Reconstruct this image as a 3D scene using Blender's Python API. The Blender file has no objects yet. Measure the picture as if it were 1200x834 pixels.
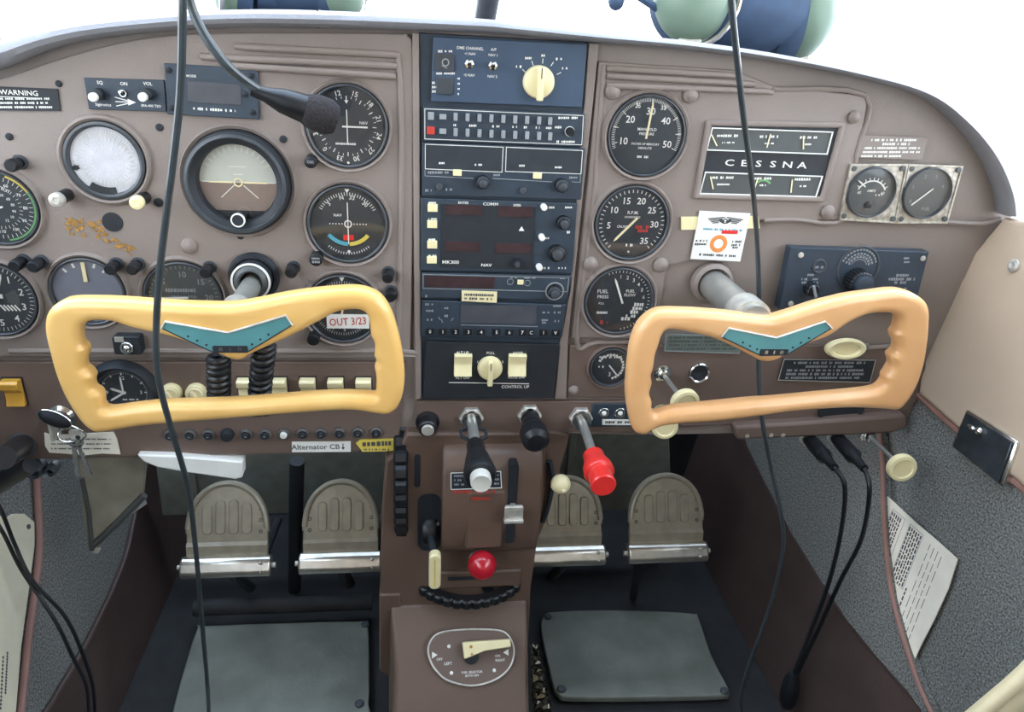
import bpy, bmesh, math, random
from mathutils import Vector, Matrix
random.seed(7)
PI = math.pi
SC = bpy.context.scene
COL = SC.collection
R = math.radians
# ------------------------------------------------------------------ camera
FPX = 870.0
CAM = Vector((0, -0.77, 0))
RM = (Matrix.Rotation(R(-8), 4, 'Z') @ Matrix.Rotation(R(90 - 24), 4, 'X') @ Matrix.Rotation(R(3.4), 4, 'Z'))
R3 = RM.to_3x3()
cd = bpy.data.cameras.new('camera'); co = bpy.data.objects.new('camera', cd); COL.objects.link(co)
cd.sensor_width = 36; cd.lens = 36 * FPX / 1200; cd.clip_start = 0.01; cd.clip_end = 500
co.matrix_world = Matrix.Translation(CAM) @ RM
SC.camera = co
SC.view_settings.view_transform = 'Standard'; SC.view_settings.look = 'None'
SC.view_settings.gamma = 1; SC.view_settings.use_curve_mapping = False
SC.view_settings.exposure = 0

def ray(px, py):
    return R3 @ Vector(((px - 600) / FPX, -(py - 417) / FPX, -1))

class Frame:
    """a real surface in the cabin: origin, right, up, outward normal"""
    def __init__(s, o, v, n):
        s.o = Vector(o); s.n = Vector(n).normalized(); s.v = Vector(v).normalized()
        s.u = s.v.cross(s.n).normalized(); s.v = s.n.cross(s.u).normalized()
        s.m3 = Matrix((s.u, s.v, s.n)).transposed()
    def hit(s, px, py, w=0):
        d = ray(px, py); p0 = s.o + s.n * w
        t = (p0 - CAM).dot(s.n) / d.dot(s.n)
        return CAM + d * t
    def loc(s, px, py, w=0):
        q = s.hit(px, py, w) - s.o
        return Vector((q.dot(s.u), q.dot(s.v), q.dot(s.n)))
    def world(s, l): return s.o + s.m3 @ Vector(l)
    def mat(s, l=(0, 0, 0)): return Matrix.Translation(s.world(l)) @ s.m3.to_4x4()
    def mx(s, px, py, w=0): return (s.hit(px + .5, py, w) - s.hit(px - .5, py, w)).length
    def my(s, px, py, w=0): return (s.hit(px, py + .5, w) - s.hit(px, py - .5, w)).length
def YF(y): return Frame((0, y, 0), (0, 0, 1), (0, -1, 0))
PN = YF(0)                       # the instrument panel sheet
def W(px, py, y): return YF(y).hit(px, py)

# ------------------------------------------------------------------ materials
MATS = {}
def s2l(c):
    return tuple(((x / 255) / 12.92 if x / 255 <= .04045 else ((x / 255 + .055) / 1.055) ** 2.4) for x in c)
def mat(name, rgb, rough=.5, metal=0, var=.08, scale=40, bump=0, bscale=300, coat=0, spec=.5, rgb2=None, sheen=0):
    if name in MATS: return MATS[name]
    m = bpy.data.materials.new(name); m.use_nodes = True; nt = m.node_tree; b = nt.nodes['Principled BSDF']
    c = s2l(rgb)
    tc = nt.nodes.new('ShaderNodeTexCoord')
    nz = nt.nodes.new('ShaderNodeTexNoise'); nz.inputs['Scale'].default_value = scale; nz.inputs['Detail'].default_value = 5
    nt.links.new(tc.outputs['Object'], nz.inputs['Vector'])
    rp = nt.nodes.new('ShaderNodeValToRGB')
    c2 = s2l(rgb2) if rgb2 else None
    rp.color_ramp.elements[0].position = .3; rp.color_ramp.elements[1].position = .7
    rp.color_ramp.elements[0].color = tuple(x * (1 - var) for x in c) + (1,)
    rp.color_ramp.elements[1].color = (c2 if c2 else tuple(min(1, x * (1 + var)) for x in c)) + (1,)
    nt.links.new(nz.outputs['Fac'], rp.inputs['Fac']); nt.links.new(rp.outputs['Color'], b.inputs['Base Color'])
    b.inputs['Roughness'].default_value = rough; b.inputs['Metallic'].default_value = metal
    b.inputs['Coat Weight'].default_value = coat; b.inputs['Specular IOR Level'].default_value = spec
    if sheen: b.inputs['Sheen Weight'].default_value = sheen
    if bump:
        n2 = nt.nodes.new('ShaderNodeTexNoise'); n2.inputs['Scale'].default_value = bscale; n2.inputs['Detail'].default_value = 3
        nt.links.new(tc.outputs['Object'], n2.inputs['Vector'])
        bp = nt.nodes.new('ShaderNodeBump'); bp.inputs['Strength'].default_value = bump; bp.inputs['Distance'].default_value = .002
        nt.links.new(n2.outputs['Fac'], bp.inputs['Height']); nt.links.new(bp.outputs['Normal'], b.inputs['Normal'])
    MATS[name] = m; return m
def glassmat(name, tint=(1, 1, 1), refl=.06, rough=.03):
    if name in MATS: return MATS[name]
    m = bpy.data.materials.new(name); m.use_nodes = True; nt = m.node_tree; nt.nodes.clear()
    o = nt.nodes.new('ShaderNodeOutputMaterial'); mx = nt.nodes.new('ShaderNodeMixShader')
    t = nt.nodes.new('ShaderNodeBsdfTransparent'); t.inputs[0].default_value = tint + (1,)
    g = nt.nodes.new('ShaderNodeBsdfGlossy'); g.inputs['Roughness'].default_value = rough
    nz = nt.nodes.new('ShaderNodeTexNoise'); nz.inputs['Scale'].default_value = 30
    mr = nt.nodes.new('ShaderNodeMapRange'); mr.inputs['To Min'].default_value = rough; mr.inputs['To Max'].default_value = rough * 2.5
    nt.links.new(nz.outputs['Fac'], mr.inputs['Value']); nt.links.new(mr.outputs['Result'], g.inputs['Roughness'])
    lw = nt.nodes.new('ShaderNodeLayerWeight'); lw.inputs['Blend'].default_value = refl * 2
    mr2 = nt.nodes.new('ShaderNodeMapRange'); mr2.inputs['To Min'].default_value = refl; mr2.inputs['To Max'].default_value = .6
    nt.links.new(lw.outputs['Fresnel'], mr2.inputs['Value'])
    nt.links.new(mr2.outputs['Result'], mx.inputs[0]); nt.links.new(t.outputs[0], mx.inputs[1]); nt.links.new(g.outputs[0], mx.inputs[2])
    nt.links.new(mx.outputs[0], o.inputs[0]); MATS[name] = m; return m

M_panel = mat('panel_brown', (139, 128, 121), .5, bump=.25, bscale=900, var=.06, scale=12, spec=.4)  # brown greyed and lightened, haze over the upper panel painted in
M_low = mat('subpanel_brown', (112, 95, 86), .5, bump=.2, bscale=900, var=.06, scale=12, spec=.4)
M_ped = mat('pedestal_brown', (104, 84, 72), .42, bump=.1, bscale=700, var=.07, scale=10)
M_rim = mat('rim_vinyl', (136, 136, 140), .45, bump=.3, bscale=500, var=.08, scale=15)
M_black = mat('black_plastic', (38, 42, 47), .35, var=.15, scale=60)
M_mblack = mat('matt_black', (34, 39, 45), .6, var=.15, scale=60)
M_cable = mat('cable_rubber', (58, 66, 70), .3, var=.15, scale=60, coat=.3)
M_top = mat('radio_top_hazed', (64, 82, 104), .45, var=.1, scale=25, bump=.1)  # radio black with the pale blue haze at the top painted in
M_rubber = mat('rubber_black', (24, 27, 31), .38, var=.15, scale=60)
M_radio = mat('radio_black', (50, 62, 74), .45, var=.12, scale=25, bump=.1)  # black lifted to blue-grey, veiling haze painted into the base colour
M_face = mat('dial_black', (44, 51, 57), .5, var=.15, scale=50)
M_bez = mat('bezel_dark', (66, 71, 76), .35, var=.15, scale=50)
M_white = mat('paint_white', (235, 235, 228), .5, var=.04)
M_grey = mat('dim_grey_paint', (150, 155, 158), .5, var=.05)
M_cream = mat('cream_plastic', (238, 226, 178), .35, var=.05, scale=60, coat=.2)
M_cream2 = mat('needle_cream', (245, 232, 190), .45, var=.04)
M_chrome = mat('chrome', (215, 215, 212), .16, 1, var=.05)
M_alu = mat('worn_aluminium', (205, 202, 192), .42, .5, var=.2, scale=80, bump=.2)
M_steel = mat('steel_shaft', (176, 176, 170), .34, .6, var=.1, scale=60)
M_red = mat('red_plastic', (228, 52, 48), .28, var=.06, coat=.5)
M_redtext = mat('red_print', (190, 60, 50), .5)
M_knobred = mat('crimson_knob', (178, 22, 40), .2, var=.1, coat=.7)
M_teal = mat('teal_enamel', (92, 150, 152), .3, var=.1, scale=30, coat=.4)
M_yoke = mat('yoke_amber', (240, 188, 106), .32, var=.06, scale=14, coat=.35, rgb2=(246, 202, 126))
M_yoke2 = mat('yoke_peach', (230, 172, 114), .32, var=.06, scale=14, coat=.35, rgb2=(238, 186, 130))
M_paper = mat('paper', (236, 230, 214), .8, var=.06, scale=30)
M_ink = mat('ink', (70, 74, 78), .8, var=.1)
M_carpet = mat('carpet_grey', (112, 113, 108), .95, var=.75, scale=420, bump=1, bscale=500, rgb2=(150, 152, 148))
M_vinyl = mat('kick_vinyl', (76, 62, 58), .5, var=.15, scale=20, bump=.3, bscale=400)
M_tan = mat('door_tan', (192, 172, 150), .42, var=.06, scale=8, bump=.2, bscale=500)
M_pipe = mat('pink_piping', (142, 106, 96), .5, var=.1)
M_plate = mat('floor_plate_grey', (124, 128, 120), .5, .1, var=.18, scale=18, bump=.2, bscale=200)
M_dark = mat('footwell_dark', (40, 42, 44), .75, var=.3, scale=25)  # shadow on the footwell floor is put into this dark base colour
M_pedal = mat('pedal_cast', (168, 161, 143), .38, .25, var=.12, scale=60, bump=.12, bscale=300)
M_gold = mat('worn_gold', (170, 128, 66), .5, .2, var=.5, scale=260)
M_sage = mat('headset_sage', (112, 132, 114), .35, var=.06)
M_navy = mat('headset_foam', (52, 72, 98), .7, var=.15)
M_led = mat('dead_display', (64, 48, 50), .25, var=.2, scale=60)
M_led2 = mat('grey_display', (76, 78, 84), .25, var=.15, scale=40)
M_horz = mat('horizon_sky', (196, 200, 190), .5, var=.06)
M_horzb = mat('horizon_ground', (138, 122, 112), .5, var=.1)
M_pale = mat('painted_sunlit_dial', (214, 215, 222), .45, var=.1, scale=70)
M_blueg = mat('faded_dial', (122, 124, 138), .4, var=.1)
M_slate = mat('slate_dial', (76, 80, 80), .4, var=.1)
M_cyan = mat('cyan_paint', (88, 170, 190), .5)
M_yel = mat('yellow_paint', (222, 200, 90), .5)
M_green = mat('green_paint', (110, 170, 110), .5)
M_orange = mat('orange_print', (226, 142, 72), .5)
M_amber = mat('amber_rocker', (214, 162, 60), .35, var=.1, scale=80, coat=.3)
M_placard = mat('placard_green', (104, 116, 108), .5, var=.1)
M_glass = glassmat('gauge_glass', refl=.035)
M_wind = glassmat('windshield_glass', tint=(.97, .99, 1), refl=.03)

# ------------------------------------------------------------------ mesh helpers (local x right, y up, z outward)
class B:
    def __init__(s): s.bm = bmesh.new()
    def add(s, verts, faces):
        vs = [s.bm.verts.new(v) for v in verts]
        for f in faces:
            try: s.bm.faces.new([vs[i] for i in f])
            except ValueError: pass
        return s
    def box(s, x0, x1, y0, y1, z0, z1):
        v = [(x, y, z) for z in (z0, z1) for y in (y0, y1) for x in (x0, x1)]
        return s.add(v, [(0, 2, 3, 1), (4, 5, 7, 6), (0, 1, 5, 4), (2, 6, 7, 3), (0, 4, 6, 2), (1, 3, 7, 5)])
    def cbox(s, cx, cy, w, h, z0, z1, rot=0):
        c, n = math.cos(rot), math.sin(rot)
        v = []
        for z in (z0, z1):
            for y in (-h / 2, h / 2):
                for x in (-w / 2, w / 2): v.append((cx + x * c - y * n, cy + x * n + y * c, z))
        return s.add(v, [(0, 2, 3, 1), (4, 5, 7, 6), (0, 1, 5, 4), (2, 6, 7, 3), (0, 4, 6, 2), (1, 3, 7, 5)])
    def lathe(s, prof, c=(0, 0, 0), seg=48, sx=1, sy=1, M=None):
        """prof: list of (r, z); closed at r = 0 ends by a cap"""
        rings = []; vs = []; M = M or Matrix.Identity(4)
        for r, z in prof:
            if r < 1e-7: rings.append([len(vs)]); vs.append(M @ Vector((0, 0, z)) + Vector(c)); continue
            st = len(vs)
            for k in range(seg):
                a = 2 * PI * k / seg
                vs.append(M @ Vector((r * math.cos(a) * sx, r * math.sin(a) * sy, z)) + Vector(c))
            rings.append(list(range(st, st + seg)))
        fs = []
        for a, b in zip(rings, rings[1:]):
            if len(a) == 1 and len(b) == 1: continue
            for k in range(seg):
                k2 = (k + 1) % seg
                if len(a) == 1: fs.append((a[0], b[k], b[k2]))
                elif len(b) == 1: fs.append((a[k], b[0], a[k2]))
                else: fs.append((a[k], b[k], b[k2], a[k2]))
        return s.add(vs, fs)
    def cyl(s, x, y, r, z0, z1, seg=32, r2=None):
        r2 = r if r2 is None else r2
        return s.lathe([(0, z0), (r, z0), (r2, z1), (0, z1)], (x, y, 0), seg)
    def knob(s, x, y, r, z0, z1, seg=32, b=.15):
        e = r * b
        return s.lathe([(0, z0), (r, z0), (r, z1 - e), (r - e * .3, z1 - e * .3), (r - e, z1), (0, z1)], (x, y, 0), seg)
    def ring(s, x, y, r0, r1, z0, z1, seg=48):
        m = (r0 + r1) / 2
        return s.lathe([(r0, z0), (r0, z1 - (z1 - z0) * .3), (r0 + (r1 - r0) * .2, z1), (r1 - (r1 - r0) * .2, z1), (r1, z1 - (z1 - z0) * .3), (r1, z0)], (x, y, 0), seg)
    def ball(s, c, r, seg=20, sc=(1, 1, 1), M=None):
        bm2 = bmesh.new(); bmesh.ops.create_uvsphere(bm2, u_segments=seg, v_segments=seg // 2, radius=r)
        MM = (M or Matrix.Identity(4)) @ Matrix.Diagonal((*sc, 1))
        vs = [MM @ v.co + Vector(c) for v in bm2.verts]; fs = [[v.index for v in f.verts] for f in bm2.faces]
        bm2.free(); return s.add(vs, fs)
    def poly(s, pts, z0, z1):
        n = len(pts)
        vs = [(p[0], p[1], z0) for p in pts] + [(p[0], p[1], z1) for p in pts]
        fs = [tuple(range(n - 1, -1, -1)), tuple(range(n, 2 * n))] + [(i, (i + 1) % n, n + (i + 1) % n, n + i) for i in range(n)]
        return s.add(vs, fs)
    def rrect(s, cx, cy, w, h, z0, z1, r=.002, seg=5):
        pts = []
        for qx, qy, a0 in ((1, 1, 0), (-1, 1, 90), (-1, -1, 180), (1, -1, 270)):
            for k in range(seg + 1):
                a = R(a0 + 90 * k / seg)
                pts.append((cx + qx * (w / 2 - r) + r * math.cos(a), cy + qy * (h / 2 - r) + r * math.sin(a)))
        return s.poly(pts, z0, z1)
    def frame(s, pts, t, z0, z1):
        """outline strip round a closed polygon"""
        n = len(pts); P = [Vector((p[0], p[1])) for p in pts]
        inn = []
        for i in range(n):
            a = (P[i] - P[i - 1]).normalized(); b = (P[(i + 1) % n] - P[i]).normalized()
            nn = (Vector((-a.y, a.x)) + Vector((-b.y, b.x))); nn = nn.normalized() * (t / max(.3, math.cos(a.angle(b, 0) / 2)))
            inn.append(P[i] + nn)
        vs = []
        for z in (z0, z1):
            vs += [(p.x, p.y, z) for p in P] + [(p.x, p.y, z) for p in inn]
        fs = []
        for i in range(n):
            j = (i + 1) % n
            fs += [(2 * n + i, 2 * n + j, 3 * n + j, 3 * n + i), (i, j, 2 * n + j, 2 * n + i), (n + j, n + i, 3 * n + i, 3 * n + j), (j, i, n + i, n + j)]
        return s.add(vs, fs)
    def tube(s, path, r, seg=10, cap=True, taper=None):
        P = [Vector(p) for p in path]; n = len(P); rings = []
        up = Vector((0, 0, 1)); prev = None
        vs = []
        for i in range(n):
            t = (P[min(i + 1, n - 1)] - P[max(i - 1, 0)])
            if t.length < 1e-9: t = Vector((0, 0, 1))
            t.normalize()
            if prev is None:
                a = t.cross(up)
                if a.length < .1: a = t.cross(Vector((1, 0, 0)))
            else: a = prev - t * prev.dot(t)
            a.normalize(); prev = a; b = t.cross(a)
            rr = r if taper is None else r * taper(i / (n - 1))
            for k in range(seg):
                an = 2 * PI * k / seg; vs.append(P[i] + (a * math.cos(an) + b * math.sin(an)) * rr)
        fs = []
        for i in range(n - 1):
            for k in range(seg):
                k2 = (k + 1) % seg; fs.append((i * seg + k, i * seg + k2, (i + 1) * seg + k2, (i + 1) * seg + k))
        if cap: fs += [tuple(range(seg))[::-1], tuple(range((n - 1) * seg, n * seg))]
        return s.add(vs, fs)
    def arc(s, x, y, r0, r1, a0, a1, z0, z1, n=16):
        """clockwise from top, degrees"""
        o = [(x + r1 * math.sin(R(a0 + (a1 - a0) * k / n)), y + r1 * math.cos(R(a0 + (a1 - a0) * k / n))) for k in range(n + 1)]
        i = [(x + r0 * math.sin(R(a0 + (a1 - a0) * k / n)), y + r0 * math.cos(R(a0 + (a1 - a0) * k / n))) for k in range(n, -1, -1)]
        m = n + 1
        vs = [(p[0], p[1], z1) for p in o + i]
        return s.add(vs, [(k, 2 * m - 1 - k, 2 * m - 2 - k, k + 1) for k in range(n)])
    def ticks(s, n, a0, a1, r0, r1, w, z, x=0, y=0):
        for k in range(n):
            a = R(a0 + (a1 - a0) * k / max(1, n - 1)); rm = (r0 + r1) / 2
            s.cbox(x + rm * math.sin(a), y + rm * math.cos(a), w, abs(r1 - r0), z, z + .0002, -a)
        return s
    def needle(s, a, L, w, z, tail=.15, x=0, y=0):
        a = R(a); dx, dy = math.sin(a), math.cos(a); px, py = dy, -dx
        pts = [(x - dx * L * tail - px * w / 2, y - dy * L * tail - py * w / 2), (x - dx * L * tail + px * w / 2, y - dy * L * tail + py * w / 2),
               (x + dx * L * .85 + px * w / 2, y + dy * L * .85 + py * w / 2), (x + dx * L, y + dy * L), (x + dx * L * .85 - px * w / 2, y + dy * L * .85 - py * w / 2)]
        return s.poly(pts, z, z + .0006)
    def text(s, t, x, y, size, z, rot=0, sx=1):
        vs, fs = glyphs(t); c, n = math.cos(rot), math.sin(rot)
        return s.add([(x + size * (sx * v[0] * c - v[1] * n), y + size * (sx * v[0] * n + v[1] * c), z) for v in vs], fs)
    def dashes(s, x0, x1, y, h, z, slope=0, seed=0):
        rnd = random.Random(int(seed * 977 + x0 * 1e5 + y * 1e6)); x = x0
        while x < x1 - h * .3:
            w = min(h * rnd.uniform(.45, 1.0), x1 - x)
            s.cbox(x + w / 2, y + slope * (x - x0), w * .72, h * rnd.uniform(.7, 1), z, z + .0002)
            x += w + (h * .8 if rnd.random() < .22 else 0)
        return s
GC = {}
def glyphs(t):
    if t in GC: return GC[t]
    c = bpy.data.curves.new('t', 'FONT'); c.body = t; c.align_x = 'CENTER'; c.align_y = 'CENTER'; c.resolution_u = 2; c.offset = .012
    o = bpy.data.objects.new('t', c); me = o.to_mesh()
    vs = [tuple(v.co) for v in me.vertices]; fs = [tuple(p.vertices) for p in me.polygons]
    ys = [v[1] for v in vs]
    o.to_mesh_clear(); bpy.data.objects.remove(o); bpy.data.curves.remove(c)
    if ys and t != '-':
        m = (min(ys) + max(ys)) / 2; vs = [(v[0], v[1] - m, v[2]) for v in vs]
    GC[t] = (vs, fs); return GC[t]

def link(name, b, m, parent=None, bevel=0, ang=35, sub=0):
    me = bpy.data.meshes.new(name); bm = b.bm
    if b.__dict__.get('norm', True): bmesh.ops.recalc_face_normals(bm, faces=bm.faces)
    bm.to_mesh(me); bm.free()
    for p in me.polygons: p.use_smooth = True
    me.set_sharp_from_angle(angle=R(ang))
    for mm in (m if isinstance(m, (list, tuple)) else [m]): me.materials.append(mm)
    o = bpy.data.objects.new(name, me); COL.objects.link(o)
    if parent is not None: o.parent = parent
    if bevel:
        md = o.modifiers.new('Bevel', 'BEVEL'); md.width = bevel; md.segments = 2; md.limit_method = 'ANGLE'; md.angle_limit = R(40); md.harden_normals = False
    if sub:
        md = o.modifiers.new('Sub', 'SUBSURF'); md.levels = sub; md.render_levels = sub
    return o
def flat(b): b.norm = False; return b
def thing(name, label, cat, mw, group=None):
    o = bpy.data.objects.new(name, None); COL.objects.link(o); o.empty_display_size = .02
    o.matrix_world = mw; o['label'] = label; o['category'] = cat
    if group: o['group'] = group
    return o
def tag(o, label, cat, group=None, mw=None):
    o['label'] = label; o['category'] = cat
    if group: o['group'] = group
    if mw is not None: o.matrix_world = mw
    return o
def struct(o, mw=None):
    o['kind'] = 'structure'
    if mw is not None: o.matrix_world = mw
    return o
KIDS = {}
def copy_tree(o, mw, label, scale=None):
    c = o.copy(); COL.objects.link(c); c.matrix_world = mw; c['label'] = label
    def rec(src, dst):
        for ch in [x for x in bpy.data.objects if x.parent == src]:
            d = ch.copy(); COL.objects.link(d); d.parent = dst; rec(ch, d)
    rec(o, c); return c
def smooth(pts, n=6, closed=False):
    P = [Vector(p) for p in pts]; out = []; m = len(P)
    rng = range(m) if closed else range(m - 1)
    for i in rng:
        if closed: p0, p1, p2, p3 = P[i - 1], P[i], P[(i + 1) % m], P[(i + 2) % m]
        else: p0, p1, p2, p3 = P[max(0, i - 1)], P[i], P[i + 1], P[min(m - 1, i + 2)]
        for k in range(n):
            t = k / n
            out.append(.5 * ((2 * p1) + (p2 - p0) * t + (2 * p0 - 5 * p1 + 4 * p2 - p3) * t * t + (3 * p1 - p0 - 3 * p2 + p3) * t ** 3))
    if not closed: out.append(P[-1])
    return out
def plate(name, loops, thick, bevel, m, parent=None, z0=0, res=3):
    """closed 2-D outlines (first outer, rest holes) -> solid with rounded edges, sitting on z0"""
    c = bpy.data.curves.new('c', 'CURVE'); c.dimensions = '2D'; c.fill_mode = 'BOTH'
    for lp in loops:
        sp = c.splines.new('POLY'); sp.points.add(len(lp) - 1); sp.use_cyclic_u = True
        for k, p in enumerate(lp): sp.points[k].co = (p[0], p[1], 0, 1)
    c.bevel_depth = bevel; c.bevel_resolution = res; c.extrude = max(0, thick / 2 - bevel); c.offset = -bevel
    o = bpy.data.objects.new('c', c); me = o.to_mesh()
    b = B(); b.add([(v.co.x, v.co.y, v.co.z + z0 + thick / 2) for v in me.vertices], [tuple(p.vertices) for p in me.polygons])
    o.to_mesh_clear(); bpy.data.objects.remove(o); bpy.data.curves.remove(c)
    bmesh.ops.remove_doubles(b.bm, verts=b.bm.verts, dist=1e-5)
    return link(name, b, m, parent, ang=50)
# ================================================================== instrument panel
def L2(F, pts, w=0): return [F.loc(x, y, w).to_2d() for x, y in pts]
PM = PN.mat()
panel = thing('instrument_panel', 'brown painted metal instrument panel holding all the dials and radios', 'instrument panel', PM)
outer = [(-80, 70), (-40, 58), (0, 46), (60, 31), (130, 21), (250, 12), (370, 12), (550, 21), (600, 26), (700, 37), (800, 47), (900, 61), (1000, 81), (1080, 104), (1130, 139), (1165, 180), (1184, 222), (1188, 250)]
face_out = outer + [(1182, 262), (1150, 300), (1128, 330), (1108, 380), (1092, 430), (1086, 470), (1068, 492), (940, 501), (860, 508), (765, 510), (640, 508), (487, 510), (466, 512), (466, 528), (300, 533), (170, 536), (-80, 541)]
b = B(); b.poly(L2(PN, face_out, -.004), -.012, -.004); link('panel_sheet', b, M_panel, panel, bevel=.0015)
# lower strips
def slab(name, pts, z0, z1, m, parent, bevel=.0015, F=PN):
    b = B(); b.poly(L2(F, pts, z1), z0, z1); return link(name, b, m, parent, bevel=bevel)
slab('lower_panel', [(-80, 424), (476, 424), (468, 512), (466, 527), (300, 532), (170, 535), (-80, 540)], -.004, .001, M_low, panel)
slab('center_strip', [(488, 470), (766, 470), (763, 507), (488, 506)], -.004, .002, M_low, panel)
slab('glovebox_panel', [(668, 404), (772, 404), (1086, 404), (1084, 460), (1060, 486), (940, 494), (764, 502), (764, 466), (664, 466)], -.004, .001, M_low, panel)
slab('panel_lip', [(862, 500), (940, 495), (1062, 486), (1066, 500), (1046, 508), (935, 513), (864, 516)], -.01, .014, M_low, panel, bevel=.004)
# left raised plastic surround with its grooves
plate('left_surround', [smooth([tuple(p) for p in L2(PN, [(-80, 108), (0, 92), (60, 72), (130, 52), (200, 41), (300, 38), (460, 39), (478, 42), (484, 56), (485, 120), (484, 250), (481, 400), (478, 416), (470, 420), (200, 420), (14, 418), (-80, 418)], .003)], 4)], .007, .002, M_panel, panel, -.004)
for i, (x0, y0, x1, y1) in enumerate([(276, 54, 466, 64), (236, 66, 464, 77), (262, 76, 462, 89)]):
    b = B(); b.tube([PN.loc(x0, y0, .003), PN.loc(x0 + 12, y0 + 1, .006), PN.loc(x1 - 6, y1, .006), PN.loc(x1, y1 + .5, .003)], .0033, 10)
    link('rib', b, M_panel, panel)
for pts in ([(466, 62), (470, 120), (470, 250), (466, 405), (462, 411), (60, 411), (16, 411)],):
    b = B(); b.tube(smooth([PN.loc(x, y, .003) for x, y in pts], 4), .003, 8); link('raised_edge', b, M_panel, panel)
# right raised surround
plate('right_surround', [L2(PN, [(702, 72), (860, 82), (905, 100), (1018, 113), (992, 258), (892, 258), (862, 300), (835, 300), (782, 312), (768, 396), (670, 396), (690, 200)], .002)], .006, .002, M_panel, panel, -.004)
for i, (x0, y0, x1, y1) in enumerate([(712, 80, 862, 88), (712, 89, 884, 98), (712, 100, 905, 107)]):
    b = B(); b.tube([PN.loc(x0, y0, .002), PN.loc(x0 + 8, y0 + .5, .005), PN.loc(x1 - 8, y1, .005), PN.loc(x1, y1 + 1, .001)], .003, 10)
    link('rib', b, M_panel, panel)
for pts in ([(708, 76), (704, 120), (694, 250), (676, 398), (700, 401), (770, 400)], [(905, 105), (1014, 112), (1003, 180), (990, 256), (930, 257), (895, 258)], [(1080, 258), (1150, 262), (1172, 256)], [(1012, 408), (1080, 402)]):
    b = B(); b.tube(smooth([PN.loc(x, y, .001) for x, y in pts], 4), .0028, 8); link('raised_edge', b, M_panel, panel)
# recess of the six-gauge cluster
b = B(); b.frame(L2(PN, [(812, 233), (965, 237), (991, 143), (828, 140)], .004)[:], .006, -.002, .0065); link('cluster_rim', b, M_panel, panel, bevel=.002)
# screws and plugs
b0 = None
for (x, y, r, m) in [(69, 98, 4, 0), (187, 149, 4.5, 0), (11, 160, 4.5, 0), (332, 163, 4.5, 0), (186, 237, 5.5, 0), (282, 276, 4.5, 0), (132, 260, 12, 2), (222, 288, 10, 1),
                     (718, 107, 9, 1), (809, 111, 9, 1), (692, 309, 9, 1), (774, 310, 9, 1), (672, 457, 6, 1), (1001, 137, 7, 1), (970, 248, 8, 1), (20, 186, 5, 0), (90, 196, 4, 0)]:
    k = PN.mx(x, y); q = PN.loc(x, y, .003); b = B()
    if m == 1: b.lathe([(r * k, 0), (r * k * .96, .002), (r * k * .6, .0045), (0, .0055)], (q.x, q.y, .0028), 24)
    elif m == 2: b.lathe([(r * k, 0), (r * k, .0012), (r * k * .85, .0014), (0, .0006)], (q.x, q.y, .0028), 24)
    else:
        b.lathe([(r * k, 0), (r * k, .0012), (r * k * .7, .002), (0, .002)], (q.x, q.y, .0028), 16); b.cbox(q.x, q.y, r * k * 1.5, r * k * .25, .0045, .0053, .7)
    link('screw' if m != 1 else 'plug_button', b, M_mblack if m != 1 else M_panel, panel)
# small black post knobs scattered among the dials
KN = {}
knob_spots = [(24, 190, 8, 'upper left by the airspeed dial'), (28, 305, 9, 'left of the pair above the altimeter'), (49, 306, 8, 'right of the pair above the altimeter'), (137, 309, 9.5, 'left of the pair above the turn coordinator'),
              (162, 309, 8.5, 'right of the pair above the turn coordinator'), (246, 313, 9, 'above the vertical speed dial'), (344, 313, 8, 'right of the yoke shaft collar'),
              (455, 319, 8.5, 'upper right of the lowest left dial'), (458, 341, 7, 'right edge under the upper one')]
kproto = None
for x, y, r, w in knob_spots:
    k = PN.mx(x, y); mw = PN.mat(PN.loc(x, y, .003))
    if kproto is None:
        kproto = thing('indicator_knob', '', 'knob', mw, 'black knobs among the left dials'); s = 8 * k
        bb = B(); bb.lathe([(s * .7, 0), (s * .7, .008), (s, .009), (s, .019), (s * .8, .021), (0, .021)], (0, 0, 0), 12); link('knob_body', bb, M_rubber, kproto)
        bb = B(); bb.ring(0, 0, s * .72, s * 1.15, 0, .003, 20); link('collar', bb, M_bez, kproto)
        o = kproto
    else: o = copy_tree(kproto, mw, '')
    o.matrix_world = mw; o['label'] = 'small black knob on the brown panel, ' + w

# ------------------------------------------------------------------ gauges
SURW = []
def gauge(name, label, cx, cy, r, face=M_face, bez=M_bez, cat='gauge', w=.003, bw=.10, glass=True, surround=1.2, smat=M_panel, bh=.005):
    k = PN.mx(cx, cy, w); q = PN.loc(cx, cy, w); g = thing(name, label, cat, PN.mat(q)); Rr = r * k
    if surround:
        b = B(); b.lathe([(Rr * 1.02, -.002), (Rr * 1.03, .003), (Rr * 1.09, .005), (Rr * surround * .96, .0035), (Rr * surround, -.001)], (q.x, q.y, w), 56); link('dial_surround', b, smat, panel)
    b = B(); b.lathe([(Rr * (1 - bw), .0006), (Rr * (1 - bw * .9), bh * .8), (Rr * (1 - bw * .5), bh), (Rr, bh * .9), (Rr * 1.02, -.001)], (0, 0, 0), 56); link('bezel', b, bez, g)
    b = B(); b.lathe([(0, .0008), (Rr * .97, .0008), (Rr * .97, -.001)], (0, 0, 0), 56); link('dial_face', b, face, g)
    if glass:
        b = B(); b.lathe([(0, .0042), (Rr * (1 - bw * .8), .0042), (Rr * (1 - bw * .8), .0035), (0, .0035)], (0, 0, 0), 40); link('glass_cover', b, M_glass, g)
    return g, Rr
def marks(g, b, m=M_white, name='dial_markings'): return link(name, flat(b), m, g)
def pol(r, a): return (r * math.sin(R(a)), r * math.cos(R(a)))
Z1 = .0013
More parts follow.
